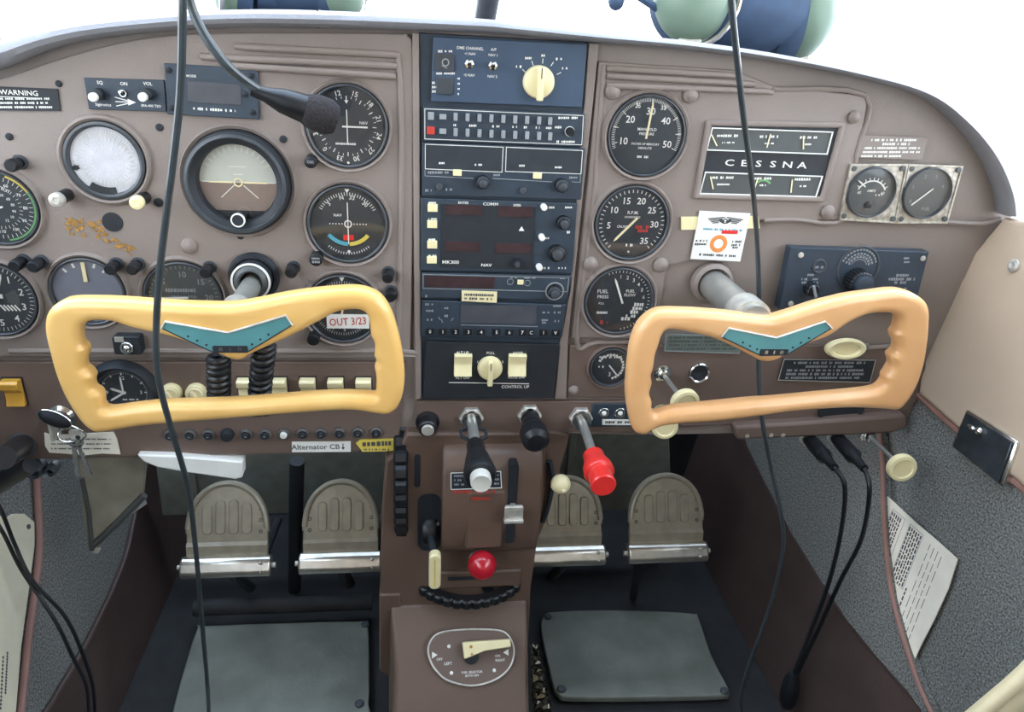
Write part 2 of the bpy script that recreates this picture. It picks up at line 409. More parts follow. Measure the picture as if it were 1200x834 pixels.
def numbers(b, lst, r, size, z=Z1, radial=False):
    for t, a in lst:
        x, y = pol(r, a); b.text(t, x, y, size, z, -R(a) if radial else 0)
def hub(g, Rr, m=M_face, s=.1):
    b = B(); b.knob(0, 0, Rr * s, .001, .0032, 20); link('hub', b, m, g)

# heading indicator, sunlight painted into its pale card
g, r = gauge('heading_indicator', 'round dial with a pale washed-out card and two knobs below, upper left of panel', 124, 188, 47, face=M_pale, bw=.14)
b = B(); b.ticks(72, 0, 355, r * .62, r * .8, r * .014, Z1).ticks(36, 0, 350, r * .5, r * .7, r * .02, Z1)
numbers(b, [(t, i * 30) for i, t in enumerate(['N', '3', '6', 'E', '12', '15', 'S', '21', '24', 'W', '30', '33'])], r * .36, r * .13, radial=True); marks(g, b, M_white)
b = B(); b.poly([pol(r * .86, a) for a in range(168, 217, 6)] + [pol(r * .7, a) for a in range(216, 167, -6)], Z1, .0022); link('painted_shade_notch', b, M_mblack, g)  # shade at the card's foot painted as a black arc
for x, y, m, rr in ((69, 236, M_alu, 9), (160, 239, M_cream, 8.5)):
    k = PN.mx(x, y, .02); a = PN.loc(x + 10, y - 8, .003) - PN.loc(124, 188, .003); e = PN.loc(x, y, .03) - PN.loc(124, 188, .003)
    b = B(); b.cyl(a.x, a.y, rr * k * .9, 0, .02, 20); kk = link('knob', b, M_rubber, g)
    b = B(); b.knob(a.x, a.y, rr * k, .02, .026, 24); b.ring(a.x, a.y, rr * k * .3, rr * k * .7, .026, .0265, 20); link('knob_cap', b, m, kk)

# attitude indicator
g, r = gauge('attitude_indicator', 'large artificial horizon with thick black bezel and pale sky card', 280, 213, 61, face=M_mblack, bez=M_mblack, bw=.26, surround=1.14, bh=.014)
rr = r * .74
b = B(); b.poly([pol(rr, a) for a in range(-90, 91, 6)], .001, .0014); link('sky_card', b, M_horz, g)
b = B(); b.poly([pol(rr, a) for a in list(range(90, 141, 5)) + list(range(220, 271, 5))], .001, .0015); link('ground_card', b, M_horzb, g)
b = B(); b.ticks(13, -60, 60, rr * .82, rr * .96, r * .014, .0018); b.box(-rr * .95, rr * .95, -rr * .015, rr * .015, .0016, .0018)
for s in (-1, 1): b.cbox(s * rr * .3, -rr * .25, rr * .5, r * .016, .0016, .0018, -s * .75)
for i in (1, 2): b.box(-rr * .12 * i, rr * .12 * i, rr * .2 * i, rr * .2 * i + r * .012, .0016, .0018)
marks(g, b, M_white)
b = B(); b.box(-rr * .75, -rr * .15, -.0006, .0008, .003, .004); b.box(rr * .15, rr * .75, -.0006, .0008, .003, .004); b.ring(0, 0, rr * .08, rr * .12, .003, .004, 20); link('airplane_bar', b, M_cream2, g)
b = B(); b.lathe([(r * .95, .001), (r * .96, .016), (r * .9, .017), (r * .86, .012)], (0, 0, 0), 56); link('outer_ring', b, M_bez, g)
b = B(); b.cyl(0, -r * .68, r * .11, .004, .02, 24); kk = link('knob', b, M_mblack, g)
b = B(); b.ring(0, -r * .68, r * .11, r * .14, .018, .0205, 28); link('knob_ring', b, M_white, kk)

def vor(g, r, lst):
    b = B(); b.ticks(36, 0, 350, r * .66, r * .72, r * .014, Z1).ticks(12, 0, 330, r * .62, r * .72, r * .024, Z1)
    numbers(b, lst, r * .8, r * .17, radial=True); return b
g, r = gauge('course_indicator', 'round navigation dial with a white cross of needles, behind the microphone tip', 407, 148, 48, bw=.07, surround=1.14)
b = vor(g, r, [(t, i * 30 - 15) for i, t in enumerate(['12', '15', '18', '21', '24', '27', '30', '33', '0', '3', '6', '9'])]); b.text('NAV', r * .4, r * .1, r * .1, Z1); b.dashes(-r * .3, r * .2, -r * .42, r * .06, Z1); b.ball((0, -r * .88, .002), r * .035, 8); b.add([(-r * .05, r * .62, Z1), (r * .05, r * .62, Z1), (0, r * .54, Z1)], [(0, 1, 2)]); marks(g, b)
b = B(); b.box(-r * .012, r * .012, -r * .4, r * .4, .002, .0025); b.box(-r * .12, r * .5, -r * .02, r * .02, .0026, .003); link('needle', b, M_white, g)
kx = PN.loc(366, 187, .003) - PN.loc(407, 148, .003); b = B(); b.knob(kx.x, kx.y, r * .16, 0, .014, 16); link('knob', b, M_rubber, g)
b = B(); b.text('OBS', kx.x, kx.y, r * .09, .0142); marks(g, b, M_grey, 'knob_lettering')

g, r = gauge('glideslope_indicator', 'round navigation dial with blue and yellow arcs and a red flag', 408, 262, 47, bw=.07, surround=1.14)
b = vor(g, r * .001, []); b = B(); b.ticks(25, -60, 60, r * .72, r * .8, r * .016, Z1).ticks(17, 140, 220, r * .74, r * .8, r * .02, Z1)
numbers(b, [('N', -12), ('33', 10), ('3', -42), ('30', 40)], r * .68, r * .15, radial=True); b.text('NAV', -r * .25, r * .22, r * .1, Z1)
for i in range(-6, 7):
    if i: b.cbox(i * r * .075, 0, r * .03, r * .03, Z1, Z1 + .0002)
b.ring(0, 0, r * .07, r * .1, Z1, Z1 + .0004, 24); b.cyl(0, -r * .72, r * .04, Z1, Z1 + .0003, 12); b.add([(-r * .06, r * .88, Z1), (r * .06, r * .88, Z1), (0, r * .78, Z1)], [(0, 1, 2)])
marks(g, b)
b = B(); b.box(-r * .012, r * .012, -r * .52, r * .55, .002, .0026); link('needle', b, M_white, g)
b = B(); b.box(-r * .13, r * .13, -r * .42, -r * .28, Z1, .0017); link('flag', b, M_red, g)
b = B(); b.arc(0, r * .1, r * .57, r * .67, 182, 232, 0, .0016); link('blue_arc', b, M_cyan, g)
b = B(); b.arc(0, r * .1, r * .57, r * .67, 178, 128, 0, .0016); link('yellow_arc', b, M_yel, g)
kx = PN.loc(372, 300, .003) - PN.loc(408, 262, .003); b = B(); b.knob(kx.x, kx.y, r * .17, 0, .014, 16); link('knob', b, M_rubber, g)
b = B(); b.dashes(kx.x - r * .1, kx.x + r * .1, kx.y + r * .04, r * .06, .0142); b.dashes(kx.x - r * .1, kx.x + r * .1, kx.y - r * .05, r * .06, .0142); marks(g, b, M_grey, 'knob_lettering')

# airspeed at the frame's left edge
g, r = gauge('airspeed_indicator', 'black dial with green arc at the left edge of the panel, many fine numbers', 0, 243, 47, bw=.05, surround=1.18)
b = B(); b.ticks(40, 10, 350, r * .74, r * .84, r * .012, Z1); b.ticks(30, 20, 340, r * .5, r * .58, r * .01, Z1)
numbers(b, [(t, a) for t, a in zip(['60', '70', '80', '90', '100', '110', '120', '140', '160', '180'], range(25, 340, 32))], r * .65, r * .12)
numbers(b, [(t, a) for t, a in zip(['50', '60', '80', '90', '10', '12'], range(20, 200, 28))], r * .36, r * .1)
b.text('PITOT', r * .2, r * .5, r * .12, Z1, -.5); marks(g, b)
b = B(); b.arc(0, 0, r * .86, r * .91, 60, 175, 0, Z1, 24); link('green_arc', b, M_green, g)
b = B(); b.arc(0, 0, r * .86, r * .91, 20, 62, 0, Z1, 24); link('white_arc', b, M_yel, g)
b = B(); b.needle(250, r * .7, r * .05, .002); link('needle', b, M_white, g)

g, r = gauge('altimeter', 'black altimeter dial with large white numerals 2 to 5, left of the yoke', -3, 350, 48, bw=.06, surround=1.16)
b = B(); b.ticks(51, 0, 360, r * .8, r * .9, r * .014, Z1)
numbers(b, [(str(i), 36 * i) for i in range(10)], r * .66, r * .26); b.box(-r * .1, r * .16, r * .02, r * .14, Z1, Z1 + .0002)
for i in range(5): b.cbox(r * (.1 + .09 * i), -r * .24, r * .04, r * .2, Z1, Z1 + .0002, .6)
marks(g, b)
b = B(); b.arc(0, 0, r * .25, r * .55, 60, 110, 0, Z1); link('setting_window', b, M_slate, g)
b = B(); b.needle(20, r * .75, r * .05, .002); link('needle', b, M_white, g)
hub(g, r)

g, r = gauge('turn_coordinator', 'faded blue-grey dial with one upright cream pointer, above the left yoke grip', 104, 341, 44, face=M_blueg, bw=.08, surround=1.16)
b = B()
for a in (-40, -20, 20, 40): x, y = pol(r * .8, a); b.cbox(x, y, r * .06, r * .13, Z1, Z1 + .0002, -R(a))
b.text('TURN', -r * .1, -r * .82, r * .14, Z1); marks(g, b)
b = B(); b.box(-r * .05, r * .05, r * .3, r * .86, .002, .003); link('needle', b, M_cream, g)
b = B(); b.poly([pol(r * .5, a) for a in range(120, 241, 10)] + [pol(r * .36, a) for a in range(240, 119, -10)], .001, .0016); link('inclinometer_tube', b, M_cream, g)
b = B(); b.ball((0, -r * .43, .002), r * .08, 14); link('slip_ball', b, M_mblack, g)

g, r = gauge('vertical_speed_indicator', 'slate grey dial numbered 10 and 20 behind the left cable and yoke', 216, 348, 46, face=M_slate, bw=.07, surround=1.16)
b = B(); b.ticks(41, -160, 160, r * .8, r * .88, r * .014, Z1); numbers(b, [('10', 2), ('15', 47), ('20', 90), ('5', -47), ('0', -90)], r * .64, r * .22)
b.dashes(-r * .45, r * .4, r * .2, r * .11, Z1); b.text('VERTICAL SPEED', 0, r * .02, r * .09, Z1); marks(g, b, M_grey)
b = B(); b.needle(-92, r * .75, r * .05, .002); link('needle', b, M_white, g)

g, r = gauge('radio_compass', 'black dial with a white tape strip of red handwriting stuck across it', 402, 361, 43, bw=.07, surround=1.16)
b = B(); b.ticks(72, 0, 355, r * .72, r * .8, r * .012, Z1); numbers(b, [('N', -2), ('3', 28), ('33', -30), ('12', 120), ('S', 178), ('21', 210)], r * .62, r * .16, radial=True); b.add([(-r * .08, r * .92, Z1), (r * .08, r * .92, Z1), (0, r * .78, Z1)], [(0, 1, 2)]); marks(g, b)
b = B(); b.needle(12, r * .6, r * .05, .002, 1); link('needle', b, M_cream2, g)
q0 = PN.loc(402, 361, .003)
def rel(F, o, x, y, w=.003): return F.loc(x, y, w) - o
a = rel(PN, q0, 383, 366); c = rel(PN, q0, 433, 383)
b = B(); b.box(a.x, c.x, c.y, a.y, .0046, .0049); tp = link('tape_strip', b, M_white, g)
b = B(); b.text('OUT 3/23', (a.x + c.x) / 2, (a.y + c.y) / 2, (a.y - c.y) * .72, .0052, .06, .8); marks(tp, b, M_redtext, 'handwriting')
b = B(); kx = rel(PN, q0, 369, 392); b.knob(kx.x, kx.y, r * .17, 0, .016, 16); link('knob', b, M_rubber, g)

# eight-day clock
g, r = gauge('panel_clock', 'small black clock under a curved hood, seen through the left yoke', 146, 459, 33, bw=.1, surround=0, w=.001, cat='clock')
b = B(); b.ticks(12, 0, 330, r * .72, r * .82, r * .05, Z1); b.ticks(60, 0, 354, r * .78, r * .82, r * .015, Z1); numbers(b, [('12', 0), ('3', 90), ('6', 180), ('9', 270)], r * .6, r * .2); b.dashes(-r * .1, r * .5, -r * .3, r * .07, Z1); marks(g, b)
b = B(); b.needle(-68, r * .5, r * .09, .002); b.needle(-122, r * .62, r * .07, .0026); b.needle(-2, r * .72, r * .06, .0032, .05); link('hands', b, M_white, g)
b = B(); b.lathe([(r * 1.0, .0), (r * 1.02, .010), (r * 1.12, .012), (r * 1.28, .004), (r * 1.3, 0)], (0, r * .04, 0), 40); link('hood', b, M_mblack, g)

# right-hand engine dials
g, r = gauge('manifold_pressure_gauge', 'blue-black dial numbered 10 to 50 with upright cream needle, top of the right column', 757, 159, 45, bw=.05, surround=1.15)
b = B(); b.ticks(81, -112, 112, r * .82, r * .9, r * .011, Z1).ticks(9, -104, 112, r * .76, r * .9, r * .018, Z1)
numbers(b, [('10', -104), ('20', -50), ('30', 4), ('40', 50), ('50', 108)], r * .6, r * .24); numbers(b, [('25', -23), ('35', 27)], r * .78, r * .15)
b.text('MANIFOLD', 0, r * .16, r * .1, Z1); b.text('PRESSURE', 0, r * .05, r * .09, Z1); b.text('INCHES OF MERCURY', 0, -r * .2, r * .075, Z1); b.text('ABSOLUTE', 0, -r * .3, r * .075, Z1); b.dashes(-r * .18, r * .12, -r * .52, r * .07, Z1); marks(g, b, M_white)
b = B(); b.needle(5, r * .85, r * .05, .002, .08); link('needle', b, M_cream2, g)
g, r = gauge('tachometer', 'black engine speed dial numbered 5 to 35 with thick cream needle pointing lower left', 740, 261, 43, bw=.07, surround=1.15)
b = B(); b.ticks(36, -140, 140, r * .8, r * .88, r * .02, Z1)
numbers(b, [('5', -97), ('10', -57), ('15', -20), ('20', 18), ('25', 55), ('30', 92), ('35', 140)], r * .62, r * .24)
b.text('R.P.M.', 0, r * .28, r * .12, Z1); b.text('HUNDREDS', 0, r * .16, r * .08, Z1); b.text('CRUISE', -r * .25, -r * .1, r * .09, Z1); b.cyl(0, -r * .78, r * .03, Z1, Z1 + .0003, 10); b.dashes(-r * .1, r * .1, -r * .6, r * .08, Z1); marks(g, b)
b = B(); b.needle(222, r * .68, r * .06, .002, .3); link('needle', b, M_cream2, g)
b = B(); b.dashes(r * .1, r * .5, -r * .1, r * .1, Z1); b.dashes(r * .18, r * .5, -r * .2, r * .1, Z1); marks(g, b, M_redtext, 'red_markings')
g, r = gauge('fuel_flow_gauge', 'black dial with needle pointing upper left, lowest of three big right-hand dials', 725, 352, 40, bw=.07, surround=1.15)
b = B(); b.ticks(30, -25, 170, r * .84, r * .9, r * .02, Z1); numbers(b, [('1', -2), ('2', 14), ('3', 30), ('4', 46), ('5', 62), ('6', 80)], r * .72, r * .15)
b.text('FUEL', -r * .5, r * .28, r * .15, Z1); b.text('PRESS', -r * .48, r * .12, r * .13, Z1); b.text('P.S.I.', -r * .5, -r * .08, r * .09, Z1); b.dashes(-r * .62, -r * .3, -r * .36, r * .08, Z1)
b.text('FUEL', r * .3, r * .3, r * .12, Z1); b.text('FLOW', r * .3, r * .18, r * .12, Z1)
for i, a in enumerate((100, 112, 124, 140, 155)): x, y = pol(r * .6, a); b.dashes(x - r * .14, x + r * .16, y, r * .11, Z1)
marks(g, b)
b = B(); b.needle(-22, r * .75, r * .055, .002, .1, x=r * .08, y=0); link('needle', b, M_white, g)
b = B(); b.dashes(-r * .5, -r * .25, -r * .66, r * .12, Z1); marks(g, b, M_redtext, 'red_markings')
g, r = gauge('suction_gauge', 'smallest black dial on the panel, lowest in the column right of the radios', 715, 429, 24, bw=.08, surround=1.18, smat=M_low, w=.001)
b = B()
for i, a in enumerate(range(-60, 170, 14)): x, y = pol(r * .62, a); b.cbox(x, y, r * .13, r * .1, Z1, Z1 + .0002, a)
b.dashes(-r * .6, r * .5, r * .5, r * .12, Z1); b.dashes(-r * .6, -r * .3, 0, r * .12, Z1); b.text('3', 0, -r * .4, r * .3, Z1); marks(g, b)
b = B(); b.needle(140, r * .6, r * .07, .002, .2); link('needle', b, M_white, g)

# twin square-plated gauges at the far right
for (cx, cy, nm, lb, pts) in ((1020, 225, 'ammeter', 'small dial on a worn metal square plate with curved scale, left of the far-right pair', [(997, 192), (1064, 192), (1050, 262), (983, 258)]),
                              (1085, 226, 'fuel_gauge', 'small dial on a worn metal square plate, right of the far-right pair', [(1065, 192), (1129, 194), (1110, 262), (1050, 262)])):
    g, r = gauge(nm, lb, cx, cy, 27.5, face=M_slate, bez=M_bez, bw=.06, surround=0, w=.004)
    q = PN.loc(cx, cy, .004); qq = [p - q.to_2d() for p in L2(PN, pts, .004)]
    b = B(); b.poly(qq[::-1], -.004, -.0002); b.frame([*qq[::-1]], .0025, -.0002, .0012); pl_ = link('mounting_plate', b, mat('scuffed_plate', (176, 168, 150), .45, .4, var=.35, scale=160, rgb2=(208, 202, 190)), g, bevel=.0005)
    for px, py in qq: b = B(); b.lathe([(.003, -.0002), (.003, .0018), (0, .0022)], (px * .86, py * .84, 0), 10); link('screw', b, M_slate, pl_)
    b = B()
    if nm == 'ammeter':
        b.arc(0, -r * .2, r * .62, r * .68, -62, 62, 0, Z1, 24); b.ticks(9, -55, 55, r * .66, r * .78, r * .03, Z1, y=-r * .2); b.text('AMPS', 0, r * .06, r * .15, Z1); b.text('60', -r * .5, -r * .02, r * .16, Z1); b.text('60', r * .5, -r * .02, r * .16, Z1); b.dashes(r * .2, r * .5, -r * .1, r * .08, Z1)
        marks(g, b); b = B(); b.needle(-56, r * .85, r * .05, .002, -.45); link('needle', b, M_white, g)
        b = B(); b.knob(0, -r * .5, r * .13, .001, .004, 16); link('zero_screw', b, M_mblack, g)
    else:
        numbers(b, [('0', -120), ('1', -70), ('2', -20), ('3', 20), ('4', 65)], r * .68, r * .2); b.text('FUEL', r * .15, -r * .62, r * .17, Z1)
        marks(g, b, M_grey); b = B(); b.needle(48, r * .3, r * .05, .002, 2.4); link('needle', b, M_white, g)

# ------------------------------------------------------------------ six-window engine cluster
def pbox(name, pts, z0, z1, m, parent, bevel=0, o=None, F=PN):
    o = o if o is not None else Vector((0, 0, 0))
    b = B(); b.poly([p - o.to_2d() for p in L2(F, pts, z1 + o.z)], z0, z1); return link(name, b, m, parent, bevel=bevel)
def txt_at(b, t, px, py, hpx, z, o, F=PN, sx=1, rot=0):
    q = F.loc(px, py, z + o.z) - o; b.text(t, q.x, q.y, hpx * F.my(px, py) * 1.35, z, rot, sx)
def dash_at(b, x0, x1, py, hpx, z, o, F=PN, py1=None, seed=0):
    a = F.loc(x0, py, z + o.z) - o; c = F.loc(x1, py if py1 is None else py1, z + o.z) - o
    b.dashes(a.x, c.x, a.y, hpx * F.my(x0, py), z, (c.y - a.y) / (c.x - a.x), seed=seed)
o = PN.loc(900, 190, 0)
g = thing('engine_gauge_cluster', 'black engine gauge block with two rows of windows and silver CESSNA lettering', 'gauge', PN.mat(o))
pbox('housing', [(829, 143), (985, 147), (961, 235), (815, 231)], -.001, .0035, M_mblack, g, .001, o)
for j, (pts, nd) in enumerate((([(834, 149), (976, 154), (969, 181), (827, 176)], ((835, 165, -35), (898, 166, 6), (939, 168, -12)), ), ([(826, 201), (964, 206), (956, 231), (819, 227)], ((832, 215, -22), (883, 217, 8), (925, 219, -6))))):
    pf = [p - o.to_2d() for p in L2(PN, pts, .004)]
    b = B(); b.poly(pf, .0035, .004); f = link('gauge_window', b, M_slate, g)
    b = B(); b.frame(pf, .0012, .0035, .0062) if 0 else b.frame(pf[::-1], .0011, .0035, .0055); link('window_frame', b, M_white, f)
    b = B()
    for q, (x, y, a) in enumerate(nd):
        c = PN.loc(x + 2, y, .004) - o; b.needle(a, .0085, .0012, .0048, .7, c.x, c.y)
    link('needle', b, M_cream2, f)
    b = B()
    for q, xs in enumerate(((840, 868), (890, 912), (937, 958))):
        if j: xs = (xs[0] - 6, xs[1] - 8)
        dash_at(b, xs[0], xs[1], (159, 208)[j] + q, 3.2, .0045, o, seed=q + 5 * j); dash_at(b, xs[0] + 6, xs[1] - 5, (167, 216)[j] + q, 2.2, .0045, o, seed=q + 5 * j + 2)
    link('window_lettering', flat(b), M_white, f)
b = B(); c = PN.loc(893, 222, .004) - o; b.arc(c.x, c.y, .009, .011, -45, 50, 0, .0045); link('green_arc', b, M_green, g)
b = B()
for i, t in enumerate('CESSNA'): txt_at(b, t, 855 + 17 * i, 190.5 + .6 * i, 7.5, .0042, o, sx=1.7)
link('lettering', flat(b), M_white, g)

# ------------------------------------------------------------------ small left-hand units
o = PN.loc(146, 111, .003)
g = thing('intercom_panel', 'small black intercom plate with two white knobs marked SQ and VOL', 'intercom', PN.mat(o))
pbox('faceplate', [(98, 91), (192, 94), (195, 131), (104, 128)], -.001, .003, M_radio, g, .0006, o)
b = B()
for t, x, y in (('SQ', 117, 97), ('ON', 145, 98), ('VOL', 173, 98)): txt_at(b, t, x, y, 4, .0031, o)
txt_at(b, 'Sigtronics', 121, 123, 3.4, .0031, o); txt_at(b, 'SPA-400 TSO', 177, 124, 3, .0031, o)
a = PN.loc(146, 119, .003) - o
for k in (-1, 0, 1): b.cbox(a.x, a.y + k * .0022, .014, .0008, .0031, .0033, k * -.25)
b.add([(a.x + .004, a.y + .003, .0031), (a.x + .011, a.y, .0031), (a.x + .004, a.y - .003, .0031)], [(0, 1, 2)])
link('lettering', flat(b), M_white, g)
for x, y in ((115, 112), (172, 112)):
    a = PN.loc(x, y, .003) - o; b = B(); b.knob(a.x + .003, a.y + .002, .0052, .003, .012); k = link('knob', b, M_mblack, g)
    b = B(); b.knob(a.x + .001, a.y, .004, .012, .0165, 20); link('knob_cap', b, M_white, k)
b = B(); a = PN.loc(146, 109, .003) - o; b.ring(a.x, a.y, .002, .0035, .003, .005, 20); b.tube([(a.x, a.y, .003), (a.x, a.y + .002, .012)], .0012); link('toggle', b, M_chrome, g)

o = PN.loc(248, 108, .003)
g = thing('clock_display_unit', 'dark rectangular unit with a blank grey display window behind the microphone cable', 'display', PN.mat(o))
pbox('faceplate', [(192, 74), (302, 81), (304, 140), (196, 134)], -.001, .004, M_radio, g, .0008, o)
pbox('display_window', [(219, 95), (282, 99), (283, 123), (220, 119)], .004, .0046, M_led2, g, 0, o)
b = B(); txt_at(b, 'MODE', 224, 89, 3, .0041, o); dash_at(b, 226, 276, 127, 3.4, .0041, o, py1=130); link('lettering', flat(b), M_white, g)
for x, y in ((199, 82), (295, 89), (297, 131), (203, 126), (288, 110)):
    a = PN.loc(x, y, .003) - o; b = B(); b.lathe([(.0028, .004), (.0026, .0056), (0, .0062)], (a.x, a.y, 0), 16); b.cbox(a.x, a.y, .004, .0006, .006, .0066, .6); link('screw', b, M_mblack, g)

def placard(name, label, pts, m, z=.0035, F=PN, th=.0012, cat='placard', border=None, w0=.001):
    cx = sum(p[0] for p in pts) / len(pts); cy = sum(p[1] for p in pts) / len(pts); o = F.loc(cx, cy, z)
    g = thing(name, label, cat, F.mat(o)); pf = [p - o.to_2d() for p in L2(F, pts, z)]
    b = B(); b.poly(pf, -w0, th); link('sheet', b, m, g)
    if border: b = B(); b.frame(pf[::-1], .0009, th, th + .0003); link('border', flat(b), border, g)
    return g, o
g, o = placard('warning_placard', 'black placard with white WARNING heading at the upper left', [(-30, 100), (68, 104), (71, 130), (-30, 129)], M_mblack)
b = B(); txt_at(b, 'WARNING', 22, 108.5, 6, .0013, o, sx=1.1)
for i in range(3): dash_at(b, -20, (58, 56, 62)[i], 115.5 + 5 * i, 2.6, .0013, o, seed=i)
a = PN.loc(-5, 112.6, .0035) - o; c = PN.loc(46, 112.6, .0035) - o; b.box(a.x, c.x, a.y - .0003, a.y + .0003, .0013, .0015)
link('lettering', flat(b), M_white, g)

# worn gold emblem traces
for i, (cx, cy, w, h, rr_) in enumerate(((89, 267, 13, 17, .1), (114, 265, 12, 9, -.3), (135, 284, 30, 10, -.5))):
    q = PN.loc(cx, cy, .0032); k = PN.mx(cx, cy); b = B(); rnd = random.Random(i)
    for j in range(26 if i != 1 else 14):
        b.cbox(rnd.uniform(-w, w) * k * .72 , rnd.uniform(-h, h) * k * (.45 if i == 2 else .72), rnd.uniform(3, 8) * k, rnd.uniform(1.2, 3.2) * k, 0, .0004 + j * .00001, rnd.uniform(-1, 1))
    o_ = link('worn_emblem', flat(b), M_gold, None); tag(o_, ['leftmost patch of rubbed gold lettering on the brown panel', 'small middle patch of rubbed gold beside the dark plug', 'long slanting patch of rubbed gold below the dark plug'][i], 'emblem', 'rubbed gold lettering traces', PN.mat(q) @ Matrix.Rotation(rr_ if i == 2 else 0, 4, 'Z'))
# ================================================================== radio stack
pbox('radio_bay', [(491, 38), (702, 50), (694, 120), (684, 215), (676, 236), (668, 345), (660, 397), (655, 403), (649, 467), (494, 468)], -.01, .001, M_radio, panel, .001)
pbox('stack_side_rail', [(483, 38), (491, 38), (494, 468), (486, 468)], -.004, .005, M_panel, panel, .0015)
pbox('stack_side_rail', [(690, 50), (702, 51), (694, 130), (684, 220), (666, 396), (664, 468), (650, 468), (656, 402), (668, 340), (677, 215), (684, 130)], -.004, .003, M_panel, panel, .001)
def unit(name, label, cat, pts, th=.006, m=M_radio, z=.001, F=PN):
    cx = sum(p[0] for p in pts) / len(pts); cy = sum(p[1] for p in pts) / len(pts); o = F.loc(cx, cy, z)
    g = thing(name, label, cat, F.mat(o)); b = B(); b.poly([p - o.to_2d() for p in L2(F, pts, z + th)], -.001, th); link('faceplate', b, m, g, bevel=.0008); return g, o
def lc(o, x, y, w=.007, F=PN): return F.loc(x, y, w) - o
def rknob(g, o, x, y, rpx, z0, h, m=M_rubber, name='knob', F=PN, flutes=True):
    q = lc(o, x, y, z0 + h + o.z, F); r = rpx * F.mx(x, y); b = B()
    if flutes:
        n = 24; prof = []
        vs = []
        for z, s in ((z0, 1.), (z0 + h * .9, .95), (z0 + h, .8)):
            for k in range(n * 2): a = PI * k / n; rr = r * s * (1 if k % 2 else .93); vs.append((q.x + rr * math.cos(a), q.y + rr * math.sin(a), z))
        N = n * 2; fs = [(j * N + k, j * N + (k + 1) % N, (j + 1) * N + (k + 1) % N, (j + 1) * N + k) for j in range(2) for k in range(N)] + [tuple(range(2 * N, 3 * N))]
        b.add(vs, fs)
    else: b.knob(q.x, q.y, r, z0, z0 + h)
    return link(name, b, m, g), q, r
def grid(g, name, items, m, z0, z1, o, F=PN, bevel=.0004):
    """one small part per item: (px, py, w px, h px)"""
    for x, y, w, h in items:
        q = lc(o, x, y, z1 + o.z, F); b = B(); b.cbox(q.x, q.y, w * F.mx(x, y), h * F.my(x, y), z0, z1); link(name, b, m, g, bevel=bevel)

# audio switch panel at the very top
T = .006; ZT = T + .0002
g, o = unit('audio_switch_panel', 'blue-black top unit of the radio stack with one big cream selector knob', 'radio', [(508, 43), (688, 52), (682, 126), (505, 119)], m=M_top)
b = B(); txt_at(b, 'DME CHANNEL', 551, 56.5, 3.6, ZT, o); txt_at(b, '•1 NAV', 551, 63, 3.2, ZT, o); txt_at(b, '•2 NAV', 550, 88, 3.2, ZT, o); txt_at(b, 'A/P', 578.5, 58, 3.6, ZT, o); txt_at(b, 'NAV 1', 578, 64.5, 3.2, ZT, o); txt_at(b, 'NAV 2', 577, 89.5, 3.2, ZT, o)
for x, y, w in ((608, 78, 7), (619, 68, 8), (637, 65, 6), (655, 69, 8), (662, 80, 7)): dash_at(b, x - w / 2, x + w / 2, y, 3.2, ZT, o)
for x, y, a in ((614, 83, -50), (624, 74, -25), (636, 71.5, 2), (647, 75, 32), (655, 86, 62)):
    q = lc(o, x, y); b.cbox(q.x, q.y, .0007, .0045, ZT, ZT + .0002, -R(a))
for i in range(3): dash_at(b, 497 + 9, 513, 97 + 5 * i, 3, ZT, o, seed=i)
for i in range(4): dash_at(b, 536, 539, 92 + 6 * i, 2.5, ZT, o)
dash_at(b, 513, 531, 60, 3, ZT, o); dash_at(b, 511, 533, 86, 2.6, ZT, o); link('lettering', flat(b), M_white, g)
grid(g, 'push_button', [(521, 73, 22, 20), (521, 101, 19, 19)], M_bez, T, T + .002, o)
b = B(); q = lc(o, 522, 73); b.ring(q.x, q.y, .0025, .0036, T + .002, T + .0032, 20); b.cbox(q.x - .001, q.y - .004, .006, .0008, T + .002, T + .0025, -.4); link('light_sensor', b, M_grey, g)
for x, y in ((550, 75), (577.5, 77)):
    q = lc(o, x, y); b = B(); b.lathe([(.0045, T), (.0045, T + .0015), (.0022, T + .003), (.0022, T + .001)], (q.x, q.y, 0), 6); b.tube([(q.x, q.y, T), (q.x, q.y + .002, T + .012)], .0013, 10); b.ball((q.x, q.y + .0022, T + .013), .0019, 12); link('toggle_switch', b, M_chrome, g)
q = lc(o, 633, 97, .02); r = 18.5 * PN.mx(633, 97, .02); b = B(); b.knob(q.x, q.y, r, T, T + .009, 40, .2); k = link('selector_knob', b, M_cream, g)
b = B(); b.cbox(q.x + .0005, q.y - r * .08, r * .42, r * 2.0, T + .009, T + .017); link('grip_bar', b, M_cream, k, bevel=.0015)
b = B(); b.box(q.x - .0004 + .0005, q.x + .0004 + .0005, q.y + r * .25, q.y + r * .9, T + .017, T + .0172); link('pointer_line', flat(b), M_mblack, k)

